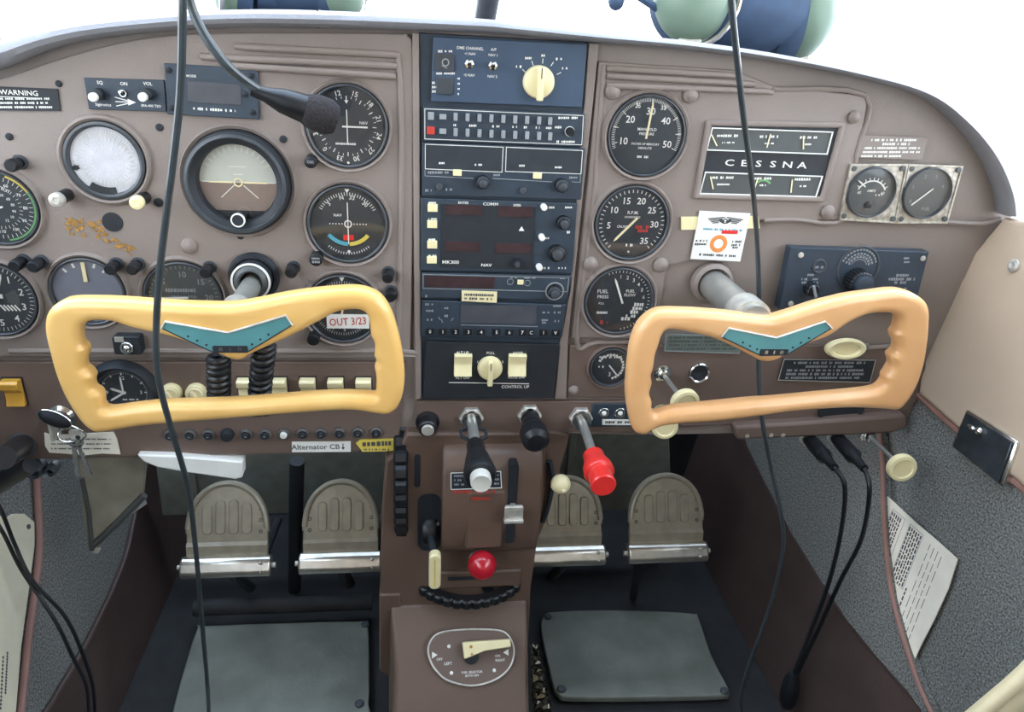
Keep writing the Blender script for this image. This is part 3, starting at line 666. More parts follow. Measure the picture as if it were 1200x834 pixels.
g, o = unit('audio_selector', 'wide white-outlined strip of small paired switches below the big cream knob', 'radio', [(496, 125), (686, 133), (683, 172), (496, 165)])
b = B(); b.frame([p - o.to_2d() for p in L2(PN, [(497.5, 127), (684, 135), (682, 170), (497.5, 163)], .007)][::-1], .0006, ZT, ZT + .0002)
for i, (x, t) in enumerate(((533, 4), (554, 9), (581, 9), (603, 6), (617, 7), (630, 5), (643, 7))): dash_at(b, x - t / 2, x + t / 2, 146.5 + .03 * (x - 533), 3, ZT, o)
dash_at(b, 654, 680, 138, 3, ZT, o); dash_at(b, 650, 658, 149, 3, ZT, o); dash_at(b, 652, 676, 166, 3, ZT, o); q = lc(o, 669, 155); link('lettering', flat(b), M_white, g)
grid(g, 'switch', [(x, 137 + .045 * (x - 534), 4.5, 9) for x in (534, 548, 562, 576, 590, 604, 618, 632, 645)] + [(x, 155 + .045 * (x - 534), 4.5, 9) for x in (534, 548, 562, 576, 590, 604, 618, 632, 645)] + [(519, 137, 8, 6), (519, 154, 8, 6)], M_grey, T, T + .003, o)
grid(g, 'lamp_button', [(505, 136, 7, 9)], M_grey, T, T + .002, o); grid(g, 'lamp_button', [(505, 153, 9, 9)], M_redtext, T, T + .002, o)
rknob(g, o, 669, 155, 5, T, .008); b = B(); q = lc(o, 669, 155, .014); b.ring(q.x, q.y, .0042, .005, T, T + .001, 24); link('knob_ring', b, M_white, g)

g, o = unit('digital_receiver', 'radio with two blank white-framed windows side by side and two ringed knobs', 'radio', [(495, 167), (686, 174), (681, 234), (494, 229)])
for j, (pts, bx) in enumerate((([(498, 168.5), (590, 172), (588.5, 202), (498, 198)], (536, 202.5)), ([(593, 172), (683, 176), (681, 204), (592, 201)], (630, 206)))):
    pf = [p - o.to_2d() for p in L2(PN, pts, .007)]; b = B(); b.poly(pf, T, T + .0003); f = link('display_window', b, M_face, g); b = B(); b.frame(pf[::-1], .0006, T, T + .0006); link('border', flat(b), M_white, f)
    b = B(); dash_at(b, pts[3][0] + 16, pts[3][0] + 23, pts[3][1] - 7, 2.5, T + .0006, o); dash_at(b, pts[3][0] + 58, pts[3][0] + 67, pts[3][1] - 5, 2.5, T + .0006, o); link('lettering', flat(b), M_white, f)
    grid(g, 'push_button', [(bx[0], bx[1], 10, 7)], M_cream, T, T + .003, o)
b = B()
for a_, c_ in (((498, 199), (498, 206)), ((498, 206), (555, 209)), ((577, 209), (647, 213)), ((670, 213), (680, 213.5)), ((680, 205), (680, 213.5))):
    p, q = lc(o, *a_), lc(o, *c_); b.tube([(p.x, p.y, ZT), (q.x, q.y, ZT)], .0003, 4)
dash_at(b, 501, 526, 202, 3, ZT, o); dash_at(b, 578, 586, 205, 2.5, ZT, o); dash_at(b, 667, 677, 208, 2.5, ZT, o); dash_at(b, 498, 506, 223, 3, ZT, o); dash_at(b, 522, 530, 222, 3, ZT, o); link('lettering', flat(b), M_grey, g)
for x, y in ((566, 214.5), (659, 218.5)):
    k, q, r = rknob(g, o, x, y, 8, T, .009); b = B(); b.knob(q.x, q.y, r * .6, T + .009, T + .015, 20); b.ring(q.x, q.y, r * .62, r * .74, T + .009, T + .0095, 24); link('knob_top', b, M_bez, k)
for x, y in ((515, 219.5), (613, 223.5)):
    k, q, r = rknob(g, o, x, y, 4, T, .004, M_bez)

g, o = unit('nav_comm_radio', 'navigation and communication radio with four cream buttons and four dim red displays', 'radio', [(493, 232), (677, 238), (671, 320), (493, 317)])
grid(g, 'push_button', [(507, 244, 11.5, 8.5), (506.5, 263, 11.5, 8.5), (506.5, 287, 11.5, 8.5), (506, 305, 11.5, 7.5)], M_cream, T, T + .004, o)
pbox('display_panel', [(518, 239), (628, 243), (624, 316), (517, 313)], T, T + .001, M_mblack, g, 0, o)
grid(g, 'display', [(544, 246, 42, 11), (604, 248, 40, 12), (542, 289, 40, 11), (601, 291, 42, 11)], M_led, T + .001, T + .0016, o, bevel=0)
b = B(); txt_at(b, 'ENTER', 543, 236.5 + 1, 3, T + .0012, o); txt_at(b, 'COMM', 575, 239, 3.6, T + .0012, o, sx=1.2); txt_at(b, 'XFER', 606, 240.5, 3, T + .0012, o); txt_at(b, 'MK300', 528, 307, 4, T + .0012, o, sx=1.2); txt_at(b, 'NAV', 570, 310.5, 3.6, T + .0012, o, sx=1.2)
for y in (237.5, 256.5, 280.5, 299.5): dash_at(b, 502, 512, y, 2.2, ZT, o)
q = lc(o, 611, 268); b.add([(q.x - .003, q.y - .002, T + .0012), (q.x + .003, q.y - .002, T + .0012), (q.x, q.y + .003, T + .0012)], [(0, 1, 2)])
for x, y in ((646, 243), (642, 279), (640, 314)): dash_at(b, x - 3, x + 4, y, 2.6, ZT, o)
dash_at(b, 662, 672, 243, 2.6, ZT, o); dash_at(b, 654, 664, 314, 2.4, ZT, o); dash_at(b, 664, 668, 272, 3, ZT, o); link('lettering', flat(b), M_white, g)
for x, y in ((638, 243.5), (635.5, 279), (632.5, 314)):
    rknob(g, o, x, y, 3.6, T, .007, M_white, 'small_knob', flutes=False)
for x, y, r in ((661, 262, 8), (653, 298, 10), (606, 309, 5)):
    k, q, rr = rknob(g, o, x, y, r, T, .008); b = B(); b.knob(q.x, q.y, rr * .6, T + .008, T + .014, 20); link('knob_top', b, M_bez, k)

g, o = unit('distance_measuring_unit', 'slim radio with a long dark red window and one ringed knob at its right end', 'radio', [(494, 319.5), (670, 323), (665, 351), (493, 349)])
pbox('display_window', [(498, 323), (580, 325), (579, 338), (498, 336)], T, T + .0008, M_led, g, 0, o)
b = B(); b.frame([p - o.to_2d() for p in L2(PN, [(495.5, 321), (667, 325), (665, 342), (495.5, 338)], .007)][::-1], .0007, ZT, ZT + .0002); dash_at(b, 598, 606, 325, 2, ZT, o); dash_at(b, 614, 628, 325.5, 2, ZT, o); dash_at(b, 656, 662, 326, 2, ZT, o); dash_at(b, 498, 503, 347, 3, ZT, o)
for x, y, r in ((598, 330, .0035), (618, 331.5, .0035), (650, 341, .0105)): q = lc(o, x, y); b.ring(q.x, q.y, r * .85, r, ZT, ZT + .0003, 28)
link('lettering', flat(b), M_grey, g); grid(g, 'slide_switch', [(610, 331, 7, 5)], M_cream, T, T + .003, o)
k, q, r = rknob(g, o, 650, 343.5, 8, T, .008); b = B(); b.knob(q.x, q.y, r * .6, T + .008, T + .014, 20); b.ring(q.x, q.y, r * .65, r * .78, T + .008, T + .0086, 24); link('knob_top', b, M_bez, k)
g, o = placard('stack_sticker', 'cream sticker with two lines of small print in the middle of the radio stack', [(541, 340.5), (582.5, 342), (582, 354.5), (541, 352.5)], M_cream, z=.0085, w0=.0012, th=.0005, cat='sticker')
b = B(); dash_at(b, 544, 579, 345, 2.8, .0006, o, py1=346); dash_at(b, 544, 579, 349.5, 2.8, .0006, o, py1=350.5); link('lettering', flat(b), M_ink, g)

g, o = unit('transponder', 'transponder with blank dark window above a row of numbered buttons', 'radio', [(494, 352), (664, 357), (658, 396), (493, 393.5)])
pbox('display_window', [(540, 357), (630, 359), (627, 380), (539, 378)], T, T + .0008, M_led2, g, 0, o)
b = B()
for x, y, w in ((504, 356.5, 12), (503.5, 364, 9), (503.5, 374.5, 7), (523, 361, 5), (523, 370, 5), (640, 366, 9), (653, 366, 9), (638.5, 375, 8), (652.5, 376, 6), (653, 358.5, 10), (638, 378, 6)): dash_at(b, x - w / 2, x + w / 2, y, 2.6, ZT, o)
p, q = lc(o, 540, 380.5), lc(o, 630, 382.5); b.tube([(p.x, p.y, ZT), (q.x, q.y, ZT)], .0003, 4)
for x, y, a in ((515, 373, .6), (530, 374, -.6), (518, 376, .3)): q = lc(o, x, y); b.cbox(q.x, q.y, .0007, .004, ZT, ZT + .0002, a)
link('lettering', flat(b), M_grey, g)
xs = (504, 519, 534, 549, 564, 582, 597, 612, 622.5, 637, 651)
grid(g, 'push_button', [(x, 388.5 + .01 * (x - 500), 9 if i != 8 else 6, 7) for i, x in enumerate(xs)], M_rubber, T, T + .0025, o)
b = B()
for i, x in enumerate(xs): txt_at(b, '01234567CIV'[i], x, 388.5 + .01 * (x - 500), 4, T + .0027, o)
link('button_lettering', flat(b), M_white, g)

g, o = unit('autopilot_panel', 'black control plate with two cream rockers either side of a cream turn knob', 'control panel', [(500, 400), (656, 404), (649, 467), (495, 466.5)], th=.005, m=M_mblack)
T2 = .005
for x, y in ((542.5, 427), (606, 427)):
    q = lc(o, x, y, .008); w, h = 20.5 * PN.mx(x, y), 24 * PN.my(x, y); b = B()
    pr = [(-h / 2, .004), (-h / 2 + .001, .0095), (-h * .02, .0045), (h * .1, .004), (h / 2 - .001, .007), (h / 2, .004)]
    vs = [(q.x + s * w / 2, q.y + yy, T2 + zz) for s in (-1, 1) for yy, zz in pr] + [(q.x + s * w / 2, q.y + yy, T2) for s in (-1, 1) for yy in (-h / 2, h / 2)]
    b.add(vs, [(i, i + 1, i + 7, i + 6) for i in range(5)] + [(0, 1, 2, 3, 4, 5, 13, 12), (6, 7, 8, 9, 10, 11, 15, 14), (0, 6, 14, 12), (5, 11, 15, 13)]); link('rocker_switch', b, M_cream, g, bevel=.0006)
q = lc(o, 574.5, 433, .012); r = 14.5 * PN.mx(574, 433); b = B(); b.knob(q.x, q.y, r, T2, T2 + .007, 36, .25); k = link('turn_knob', b, M_cream, g)
b = B(); b.cbox(q.x, q.y - r * .25, r * .42, r * 2.1, T2 + .006, T2 + .013); link('grip_bar', b, M_cream, k, bevel=.0015)
b = B(); b.box(q.x - .0004, q.x + .0004, q.y + r * .1, q.y + r * .75, T2 + .013, T2 + .0132); link('pointer_line', flat(b), M_mblack, k)
b = B(); z = T2 + .0002
txt_at(b, 'ALT UP', 542, 413, 3, z, o); txt_at(b, 'ALT DN', 542, 442.5, 3, z, o); txt_at(b, 'PULL', 575, 413.5, 3, z, o); txt_at(b, 'NOSE', 607, 413.5, 3, z, o); txt_at(b, 'NOSE DN', 605, 442, 3, z, o); txt_at(b, 'CONTROL', 600, 453, 3.4, z, o); txt_at(b, 'UP', 617, 453, 3.4, z, o)
txt_at(b, '‹', 560, 424, 5, z, o); txt_at(b, '›', 589, 424, 5, z, o)
p, q = lc(o, 526, 448, .006), lc(o, 620, 449.5, .006); b.tube([(p.x, p.y, z), (q.x, q.y, z)], .0005, 4); link('lettering', flat(b), M_white, g)

# ================================================================== right-hand panel pieces
g, o = placard('torn_label_strip', 'torn cream tape strip behind the white winged sticker', [(798, 254), (888, 253), (890, 267), (798, 269)], M_cream, z=.0035, cat='tape')
g, o = placard('winged_sticker', 'white sticker with dark wings emblem and orange round seal, right of the tachometer', [(820, 247), (879, 250), (867, 306), (809, 303)], M_white, z=.0048, cat='sticker')
b = B(); q = lc(o, 850, 258, .006)
for s in (-1, 1):
    for j in range(4): b.cbox(q.x + s * .0105, q.y + .0022 - .0017 * j, .019 - .004 * j, .0011, .0013, .0015, s * -.12)
    b.cbox(q.x + s * .004, q.y - .001, .006, .003, .0013, .0015, s * .5)
b.ring(q.x, q.y - .001, .0018, .003, .0013, .0015, 16)
for y, x0, x1 in ((282, 815, 829), (286, 814, 828), (283, 858, 869), (287, 857, 868), (290, 858, 866)): dash_at(b, x0, x1, y, 2.6, .0013, o)
dash_at(b, 819, 862, 298, 2.8, .0013, o, py1=300); link('emblem', flat(b), M_ink, g)
b = B(); dash_at(b, 824, 870, 268, 2.6, .0013, o, py1=270); link('blue_line', flat(b), M_cyan, g)
b = B(); q1, q2 = lc(o, 846, 269.5, .006), lc(o, 864, 274, .006); b.box(q1.x, q2.x, q2.y, q1.y, .0013, .0016); link('red_line', flat(b), M_red, g)
b = B(); q = lc(o, 842, 285.5, .006); r = 10 * PN.mx(842, 285); b.ring(q.x, q.y, r * .55, r, .0012, .0015, 32); link('orange_seal', flat(b), M_orange, g)
g, o = placard('engraved_notice', 'faint white lettering notice above the two far-right square dials', [(1010, 158), (1086, 161), (1080, 187), (1004, 184)], M_panel, z=.001)
b = B()
for i, (x0, x1) in enumerate(((1021, 1074), (1034, 1066), (1013, 1078), (1011, 1078), (1009, 1056))): dash_at(b, x0, x1, 164 + i * 4.7, 3.2 if i < 2 else 2.6, .0013, o, seed=i)
link('lettering', flat(b), M_white, g)

g, o = unit('adf_radio', 'dark blue-grey tuning radio with round frequency dial above the right yoke', 'radio', [(927, 290), (1089, 295), (1071, 366), (913, 362)], th=.012)
T = .012; ZT = T + .0002
q = lc(o, 1006, 314, .014); rr = 24 * PN.mx(1006, 314); b = B(); b.ring(q.x, q.y, rr * .92, rr * 1.02, T, T + .0012, 48); link('dial_ring', b, M_bez, g)
b = B()
for j, (ra, n) in enumerate(((.84, 14), (.66, 11), (.5, 9))):
    for k in range(n): a = R(-68 + 136 * k / (n - 1)); b.cbox(q.x + rr * ra * math.sin(a), q.y + rr * ra * math.cos(a), rr * .1, rr * .07, ZT, ZT + .0002, -a)
b.arc(q.x, q.y, rr * .38, rr * .41, -68, 68, 0, ZT + .0002); b.arc(q.x, q.y, rr * .56, rr * .58, -68, 68, 0, ZT + .0002)
dash_at(b, 955, 965, 313, 3, ZT, o)
for x, y in ((950, 322), (943, 327), (956, 327), (943, 331), (957, 331)): dash_at(b, x - 4, x + 4, y, 2.6, ZT, o)
for i, y in enumerate((322.5, 327, 331)): dash_at(b, (1050, 1041, 1048)[i], (1065, 1072, 1062)[i], y, 3.2, ZT, o)
dash_at(b, 1059, 1066, 302.5, 2.4, ZT, o); dash_at(b, 1059, 1066, 307, 2.2, ZT, o); dash_at(b, 1058, 1064, 340, 6, ZT, o); link('lettering', flat(b), M_grey, g)
k, q, r = rknob(g, o, 1011, 333, 14, T, .016); b = B(); b.knob(q.x, q.y, r * .7, T + .016, T + .022, 28); link('knob_top', b, M_radio, k)
k, q, r = rknob(g, o, 954, 341, 7.5, T, .012); b = B(); b.cbox(q.x, q.y, r * .3, r * 1.8, T + .012, T + .015, .4); link('pointer', b, M_grey, k)
b = B(); q = lc(o, 960, 312, .013); b.ring(q.x, q.y, .006, .0085, T, T + .001, 28); link('volume_ring', b, M_bez, g)
for x, y in ((939, 299), (1082, 303), (927, 356)): q = lc(o, x, y, .014); b = B(); b.lathe([(.0032, T), (.003, T + .0012), (0, T + .0018)], (q.x, q.y, 0), 14); link('screw', b, M_alu, g)

g, o = placard('faded_placard', 'faded grey-green placard seen through the top left of the right yoke', [(780, 391), (870, 393), (866, 414), (778, 411)], M_placard, border=M_grey, z=.002)
b = B()
for i in range(4): dash_at(b, 784, 862, 395.5 + i * 4.3, 2.4, .0013, o, seed=i)
link('lettering', flat(b), M_slate, g)
g, o = placard('instruction_placard', 'black placard with silver border and fine print inside the right yoke', [(918, 420), (1026, 421), (1019, 448), (911, 445)], M_mblack, border=M_alu, z=.002)
b = B()
for i, (x0, x1) in enumerate(((930, 1014), (944, 1000), (922, 1012), (921, 1012), (920, 1008))): dash_at(b, x0, x1, 425 + i * 4.4, 2.8, .0013, o, seed=i)
link('lettering', flat(b), M_grey, g)

def simple(name, label, cat, px, py, z, F=PN):
    o = F.loc(px, py, z); return thing(name, label, cat, F.mat(o)), o
g, o = simple('lighter_socket', 'round black socket with bright metal rim inside the right yoke', 'socket', 819, 436, .001)
r = 12 * PN.mx(819, 436); b = B(); b.lathe([(r * .78, .0002), (r * .78, .003), (r * .9, .0045), (r, .003), (r, -.001)], seg=40); link('rim', b, M_chrome, g)
b = B(); b.lathe([(0, .0005), (r * .3, .0006), (r * .5, .0018), (r * .78, .0018)], seg=32); link('plug', b, M_mblack, g)

def ccap(name, label, px, py, tx, ty, rpx, y, m=M_cream, oval=1.0, rod=True, nut=True, px0=None, cat='knob'):
    """push-pull control: nut on the panel, rod straight out, round handle at its end"""
    o = PN.loc(px, py, .001); g = thing(name, label, cat, PN.mat(o))
    e = YF(-y).hit(tx, ty) ; e = Vector((e.x - o.x, e.z - o.y, y - .001)); r = rpx * YF(-y).mx(tx, ty)
    if nut: b = B(); b.lathe([(0, 0), (.0085, 0), (.0085, .003), (.0065, .0035), (.0065, .009), (.004, .010), (0, .010)], seg=6); b.lathe([(.0105, -.001), (.0105, .001), (.008, .0015)], seg=28); link('mounting_nut', b, M_chrome, g)
    b = B(); b.tube([(0, 0, .0), (e.x, e.y, e.z)], .0026, 12); link('rod', b, M_steel, g)
    d = Vector((e.x, e.y, e.z)).normalized(); Q = d.to_track_quat('Z', 'Y').to_matrix().to_4x4()
    b = B(); b.lathe([(0, -.016), (.0055, -.016), (.0065, -.010), (r * .75, -.007), (r, -.004), (r, .001), (r * .93, .0035), (r * .72, .004), (r * .62, .0025), (0, .002)], (e.x, e.y, e.z), 40, M=Q); link('handle', b, m, g)
    return g
ccap('cabin_heat_knob', 'cream round pull knob on a thin rod inside the lower left of right yoke', 776, 437, 803, 472, 16.5, .075)
ccap('cabin_air_knob', 'cream pull knob showing below the lower left corner of the right yoke', 774, 482, 779, 500, 15, .035)
g, o = simple('vent_knob', 'wide oval cream knob inside the right yoke, above the black placard', 'knob', 985, 404, .001)
r = 24.5 * PN.mx(985, 404, .03); b = B(); b.lathe([(0, .001), (r * .5, .001), (r * .5, .006), (r, .009), (r, .013), (r * .88, .016), (r * .7, .0155), (r * .62, .0125), (0, .012)], seg=48, sy=.5); link('knob_body', b, M_cream, g)
b = B(); b.cbox(r * 1.1, 0, r * .5, .003, 0, .004, .3); link('arm', b, M_steel, g)
g, o = simple('air_vent', 'black round vent low on the panel behind the right yoke bar', 'vent', 985, 478, .001)
r = 26 * PN.mx(985, 478); b = B(); b.lathe([(0, .001), (r * .8, .001), (r * .85, .004), (r, .004), (r, -.001)], seg=40); link('vent_ring', b, M_mblack, g)
g, o = unit('audio_sockets', 'small black plate with two white round jacks left of the right yoke', 'jack panel', [(695, 473), (764, 473), (762, 500), (692, 500)], th=.003)
for i, x in enumerate((708, 727)):
    q = lc(o, x, 484, .005); b = B(); b.ring(q.x, q.y, .0045, .0068, .003, .0048, 28); jk = link('jack', b, M_chrome, g); b = B(); b.ball((q.x, q.y, .004), .0032, 14); link('jack_plug', b, M_white, jk)
g, o = placard('jack_label', 'narrow white label strip under the two round jacks', [(706, 491.5), (764, 492), (763, 498), (706, 497.5)], M_white, z=.0055, w0=.0012, th=.0004, cat='label')
b = B(); dash_at(b, 709, 758, 494.6, 3, .0005, o); link('lettering', flat(b), M_ink, g)

# ================================================================== lower left strip
def rocker(name, label, x, y, w, h, m, F=PN, parent=None):
    o = F.loc(x, y, .001); g = thing(name, label, 'switch', F.mat(o), 'rocker switches')
    w *= F.mx(x, y); h *= F.my(x, y)
    b = B(); b.cbox(0, 0, w * 1.12, h * 1.08, -.0005, .0012); link('switch_bezel', b, M_mblack, g)
    pr = [(-h / 2, .007), (-h * .3, .0045), (-h * .02, .0042), (h * .06, .006), (h * .2, .0115), (h * .42, .0125), (h / 2, .0095), (h / 2, .001), (-h / 2, .001)]
    n = len(pr); vs = [(s * w / 2, yy, zz) for s in (-1, 1) for yy, zz in pr]
    b = B(); b.add(vs, [(i, (i + 1) % n, n + (i + 1) % n, n + i) for i in range(n)] + [tuple(range(n))[::-1], tuple(range(n, 2 * n))]); link('rocker', b, m, g, bevel=.0008)
    return g
rocker('rocker_switch', 'amber yellow rocker switch alone at the far lower left of the panel', 18, 458, 22, 30, M_amber)
for x, w in ((289, 'first cream rocker switch, half hidden behind the right coiled cord'), (328, 'second cream rocker switch, just right of the coiled cords'), (361.5, 'third cream rocker switch, in the middle of the row'),
             (394, 'fourth cream rocker switch, next to last in the row'), (426.5, 'last cream rocker switch, beside the left yoke grip')): rocker('rocker_switch', w, x, 454, 18, 25, M_cream)
for x, w in ((202, 'cream round dimmer knob beside the left hanging cable'), (231, 'cream round dimmer knob beside the left coiled cord')):
    o = PN.loc(x, 459, .001); g = thing('dimmer_knob', w, 'knob', PN.mat(o), 'cream dimmer knobs'); r = 12.5 * PN.mx(x, 459)
    b = B(); b.knob(0, 0, r, 0, .009, 36, .25); k = link('knob_body', b, M_cream, g); b = B(); b.ring(0, 0, r * .55, r * .75, .009, .0098, 30); b.cbox(0, 0, r * .25, r * 1.1, .009, .013, .5); link('grip_bar', b, M_cream2, k, bevel=.0006)
# circuit breakers
proto = None
bxs = [(200, 509), (223, 508.5), (245, 508.5), (267, 508), (289, 508), (311, 508), (333, 507.5), (355, 507), (376.5, 507), (398, 506.5), (419.5, 506), (441, 505.5)]
ordn = ['first', 'second', 'third', 'fourth', 'fifth', 'sixth', 'seventh', 'eighth', 'ninth', 'tenth', 'eleventh', 'twelfth']
for i, (x, y) in enumerate(bxs):
    mw = PN.mat(PN.loc(x, y, .001)); lab = '%s circuit breaker button from the left in the row under the left yoke' % ordn[i]
    if i == 3: lab = 'larger all-black circuit breaker cap, fourth in the row under the left yoke'
    if i == 6: lab = 'white-tipped circuit breaker button in the row under the left yoke'
    if i in (3, 6) or proto is None:
        g = thing('circuit_breaker', lab, 'circuit breaker', mw, 'circuit breakers under the left yoke'); r = .0072
        b = B(); b.lathe([(r * .62, .003), (r * .68, .0045), (r, .0035), (r * 1.05, 0), (r * 1.05, -.001)], seg=28); link('collar', b, mat('breaker_collar', (96, 94, 92), .4, .3, var=.1) if i != 3 else M_mblack, g)
        b = B(); b.knob(0, 0, r * (.55 if i != 3 else .95), 0, .007 if i != 3 else .009, 24, .3); k = link('button', b, M_mblack if i != 6 else M_white, g)
        if i not in (3, 6): b = B(); b.cbox(0, -r * .05, r * .3, r * .12, .007, .0072); link('button_mark', flat(b), M_grey, k)
        if proto is None: proto = g
    else: copy_tree(proto, mw, lab)
g, o = placard('alternator_label', 'white label strip reading Alternator CB with an arrow', [(342, 517.5), (411, 517), (411, 529), (342, 529.5)], M_white, z=.0025, cat='label', w0=.0005, th=.0004)
b = B(); txt_at(b, 'Alternator CB', 370, 523.5, 6, .0006, o); q = lc(o, 402, 523, .003); b.box(q.x - .0006, q.x + .0006, q.y - .002, q.y + .004, .0005, .0006); b.add([(q.x - .0022, q.y - .001, .0006), (q.x + .0022, q.y - .001, .0006), (q.x, q.y - .0045, .0006)], [(0, 1, 2)]); link('lettering', flat(b), M_ink, g)
g, o = placard('yellow_tag', 'yellow tag with dark scribbled lettering at the right end of the breaker row', [(417, 519), (422, 515), (462, 514), (461, 528), (425, 529)], M_yel, z=.003, cat='label', w0=.001, th=.0005)
b = B(); dash_at(b, 424, 459, 520.5, 6, .0006, o, py1=519, seed=2); dash_at(b, 426, 458, 526.5, 2, .0006, o); link('lettering', flat(b), M_ink, g)
g, o = placard('torn_paper_label', 'torn beige paper label behind the keys at the lower left', [(52, 507), (60, 510), (133, 506), (137, 514), (141, 532), (120, 531), (100, 533), (75, 531), (58, 530), (53, 522)], M_paper, z=.003, cat='label', w0=.001, th=.0005)
b = B()
for i in range(3): dash_at(b, 60, 130, 514.5 + i * 5.5, 1.6, .0006, o, seed=i)
link('lettering', flat(b), M_ink, g)
# map light
g, o = simple('map_light', 'small dark map light with chrome lens on the panel under the left yoke bar', 'light', 154, 399, .001)
k = PN.mx(154, 399); b = B(); b.rrect(0, 0, 32 * k, 24 * k, 0, .014, .003); link('housing', b, M_mblack, g, bevel=.001); b = B(); b.ring(0, -.002, .004, .0068, .014, .0165, 24); b.ball((0, -.002, .015), .004, 12); link('lens', b, M_chrome, g)
b = B(); b.box(-12 * k, -2 * k, 6 * k, 12 * k, .014, .016); link('bracket', b, M_alu, g)
# round black handle at far lower left
o = PN.loc(27, 520, .001); g = thing('engine_primer', 'thick black rubber handle at the far lower left of the panel', 'handle', PN.mat(o))
e = YF(-.1).hit(4, 536); e = Vector((e.x - o.x, e.z - o.y, .1)); b = B(); b.tube([(0, 0, 0), e], .0115, 20); link('grip', b, M_rubber, g); b = B(); b.lathe([(.013, 0), (.015, .002), (.015, .004), (.012, .006)], seg=24); link('collar', b, M_bez, g)

# ================================================================== yokes
LYO = [(50, 377), (55, 365), (66, 357), (80, 352.5), (110, 352), (140, 353), (175, 355.5), (200, 357), (235, 358.5), (270, 358.5), (300, 354), (340, 346), (380, 341), (410, 339), (428, 341), (442, 347), (452, 357), (460, 372), (467, 395), (472, 420), (474, 445), (472, 465), (466, 480), (458, 487), (449, 489), (435, 487), (415, 484), (390, 484), (350, 487), (300, 491), (250, 495), (200, 499), (160, 503), (130, 508), (113, 510), (104, 507), (95, 500), (85, 487), (72, 465), (62, 440), (55, 415), (50, 393)]
LYI = [(94, 385), (100.6, 380), (110, 378), (130, 379.6), (146, 385), (165, 390), (193, 396), (220, 404), (243, 413), (250, 415), (259, 419.6), (272, 424), (283, 423.7), (294, 417), (318.6, 406), (343, 395), (365.5, 383), (382, 374), (393, 368.6), (404, 366), (418, 365.3), (426, 368), (431, 374), (433, 385), (434.4, 396), (437.7, 403), (439, 410), (438.3, 419.6), (441, 426.5), (438.5, 433), (440, 441), (440.7, 448.6), (440.4, 457), (440, 463), (436, 465.6), (407, 464), (365, 465.6), (310, 470), (263, 473), (200, 475), (182, 476), (154, 479), (132, 482), (122.6, 482), (118, 479), (117, 468), (113.5, 462), (107.5, 458), (106, 451), (107, 444.4), (102, 437.5), (97.3, 433.4), (96.5, 426.5), (99, 418), (98.7, 411), (93.7, 405.8), (91.8, 400), (92, 392)]
RYO = [(736.8, 445), (738.7, 426), (741.6, 406.7), (747.6, 388.7), (756, 376.8), (768, 368), (782, 364.8), (816, 365.5), (854, 368.4), (883, 372), (900, 373.6), (912, 372.7), (936, 365.5), (960, 357.6), (984, 351.6), (1000, 348), (1029, 344), (1050.7, 341.5), (1064, 342.5), (1077, 347), (1088, 355), (1092.5, 365), (1092.5, 382), (1090.7, 403), (1086.7, 427), (1080, 448.7), (1070.7, 467), (1061, 479), (1053, 483), (1040, 482), (1013, 480.7), (987, 481), (933, 484.7), (888, 491), (840, 496.6), (804, 499), (780, 502), (768, 506), (759.6, 511), (753.6, 512), (746, 509), (741.6, 501), (738, 483), (736, 464)]
RYI = [(782, 390), (792, 388.7), (816, 393), (840, 399.5), (864, 410), (883, 420), (892.6, 425), (904.6, 426), (916.6, 422), (924, 415), (948, 405.5), (974, 396), (997, 380.7), (1018.7, 371), (1040, 368.7), (1052, 370.8), (1056, 376.7), (1054.7, 387), (1050.7, 395), (1054.7, 406), (1052.8, 414), (1047, 420), (1049, 430), (1045, 438), (1041, 444), (1040, 450), (1033, 457), (1013, 461), (960, 466), (906.7, 471), (888, 472), (840, 476.7), (792, 481.5), (772, 487), (766, 483), (766, 474), (763, 464), (766, 452), (765, 442.7), (768, 433), (770, 418.7), (774, 406.7), (777, 397)]
YW = -.13
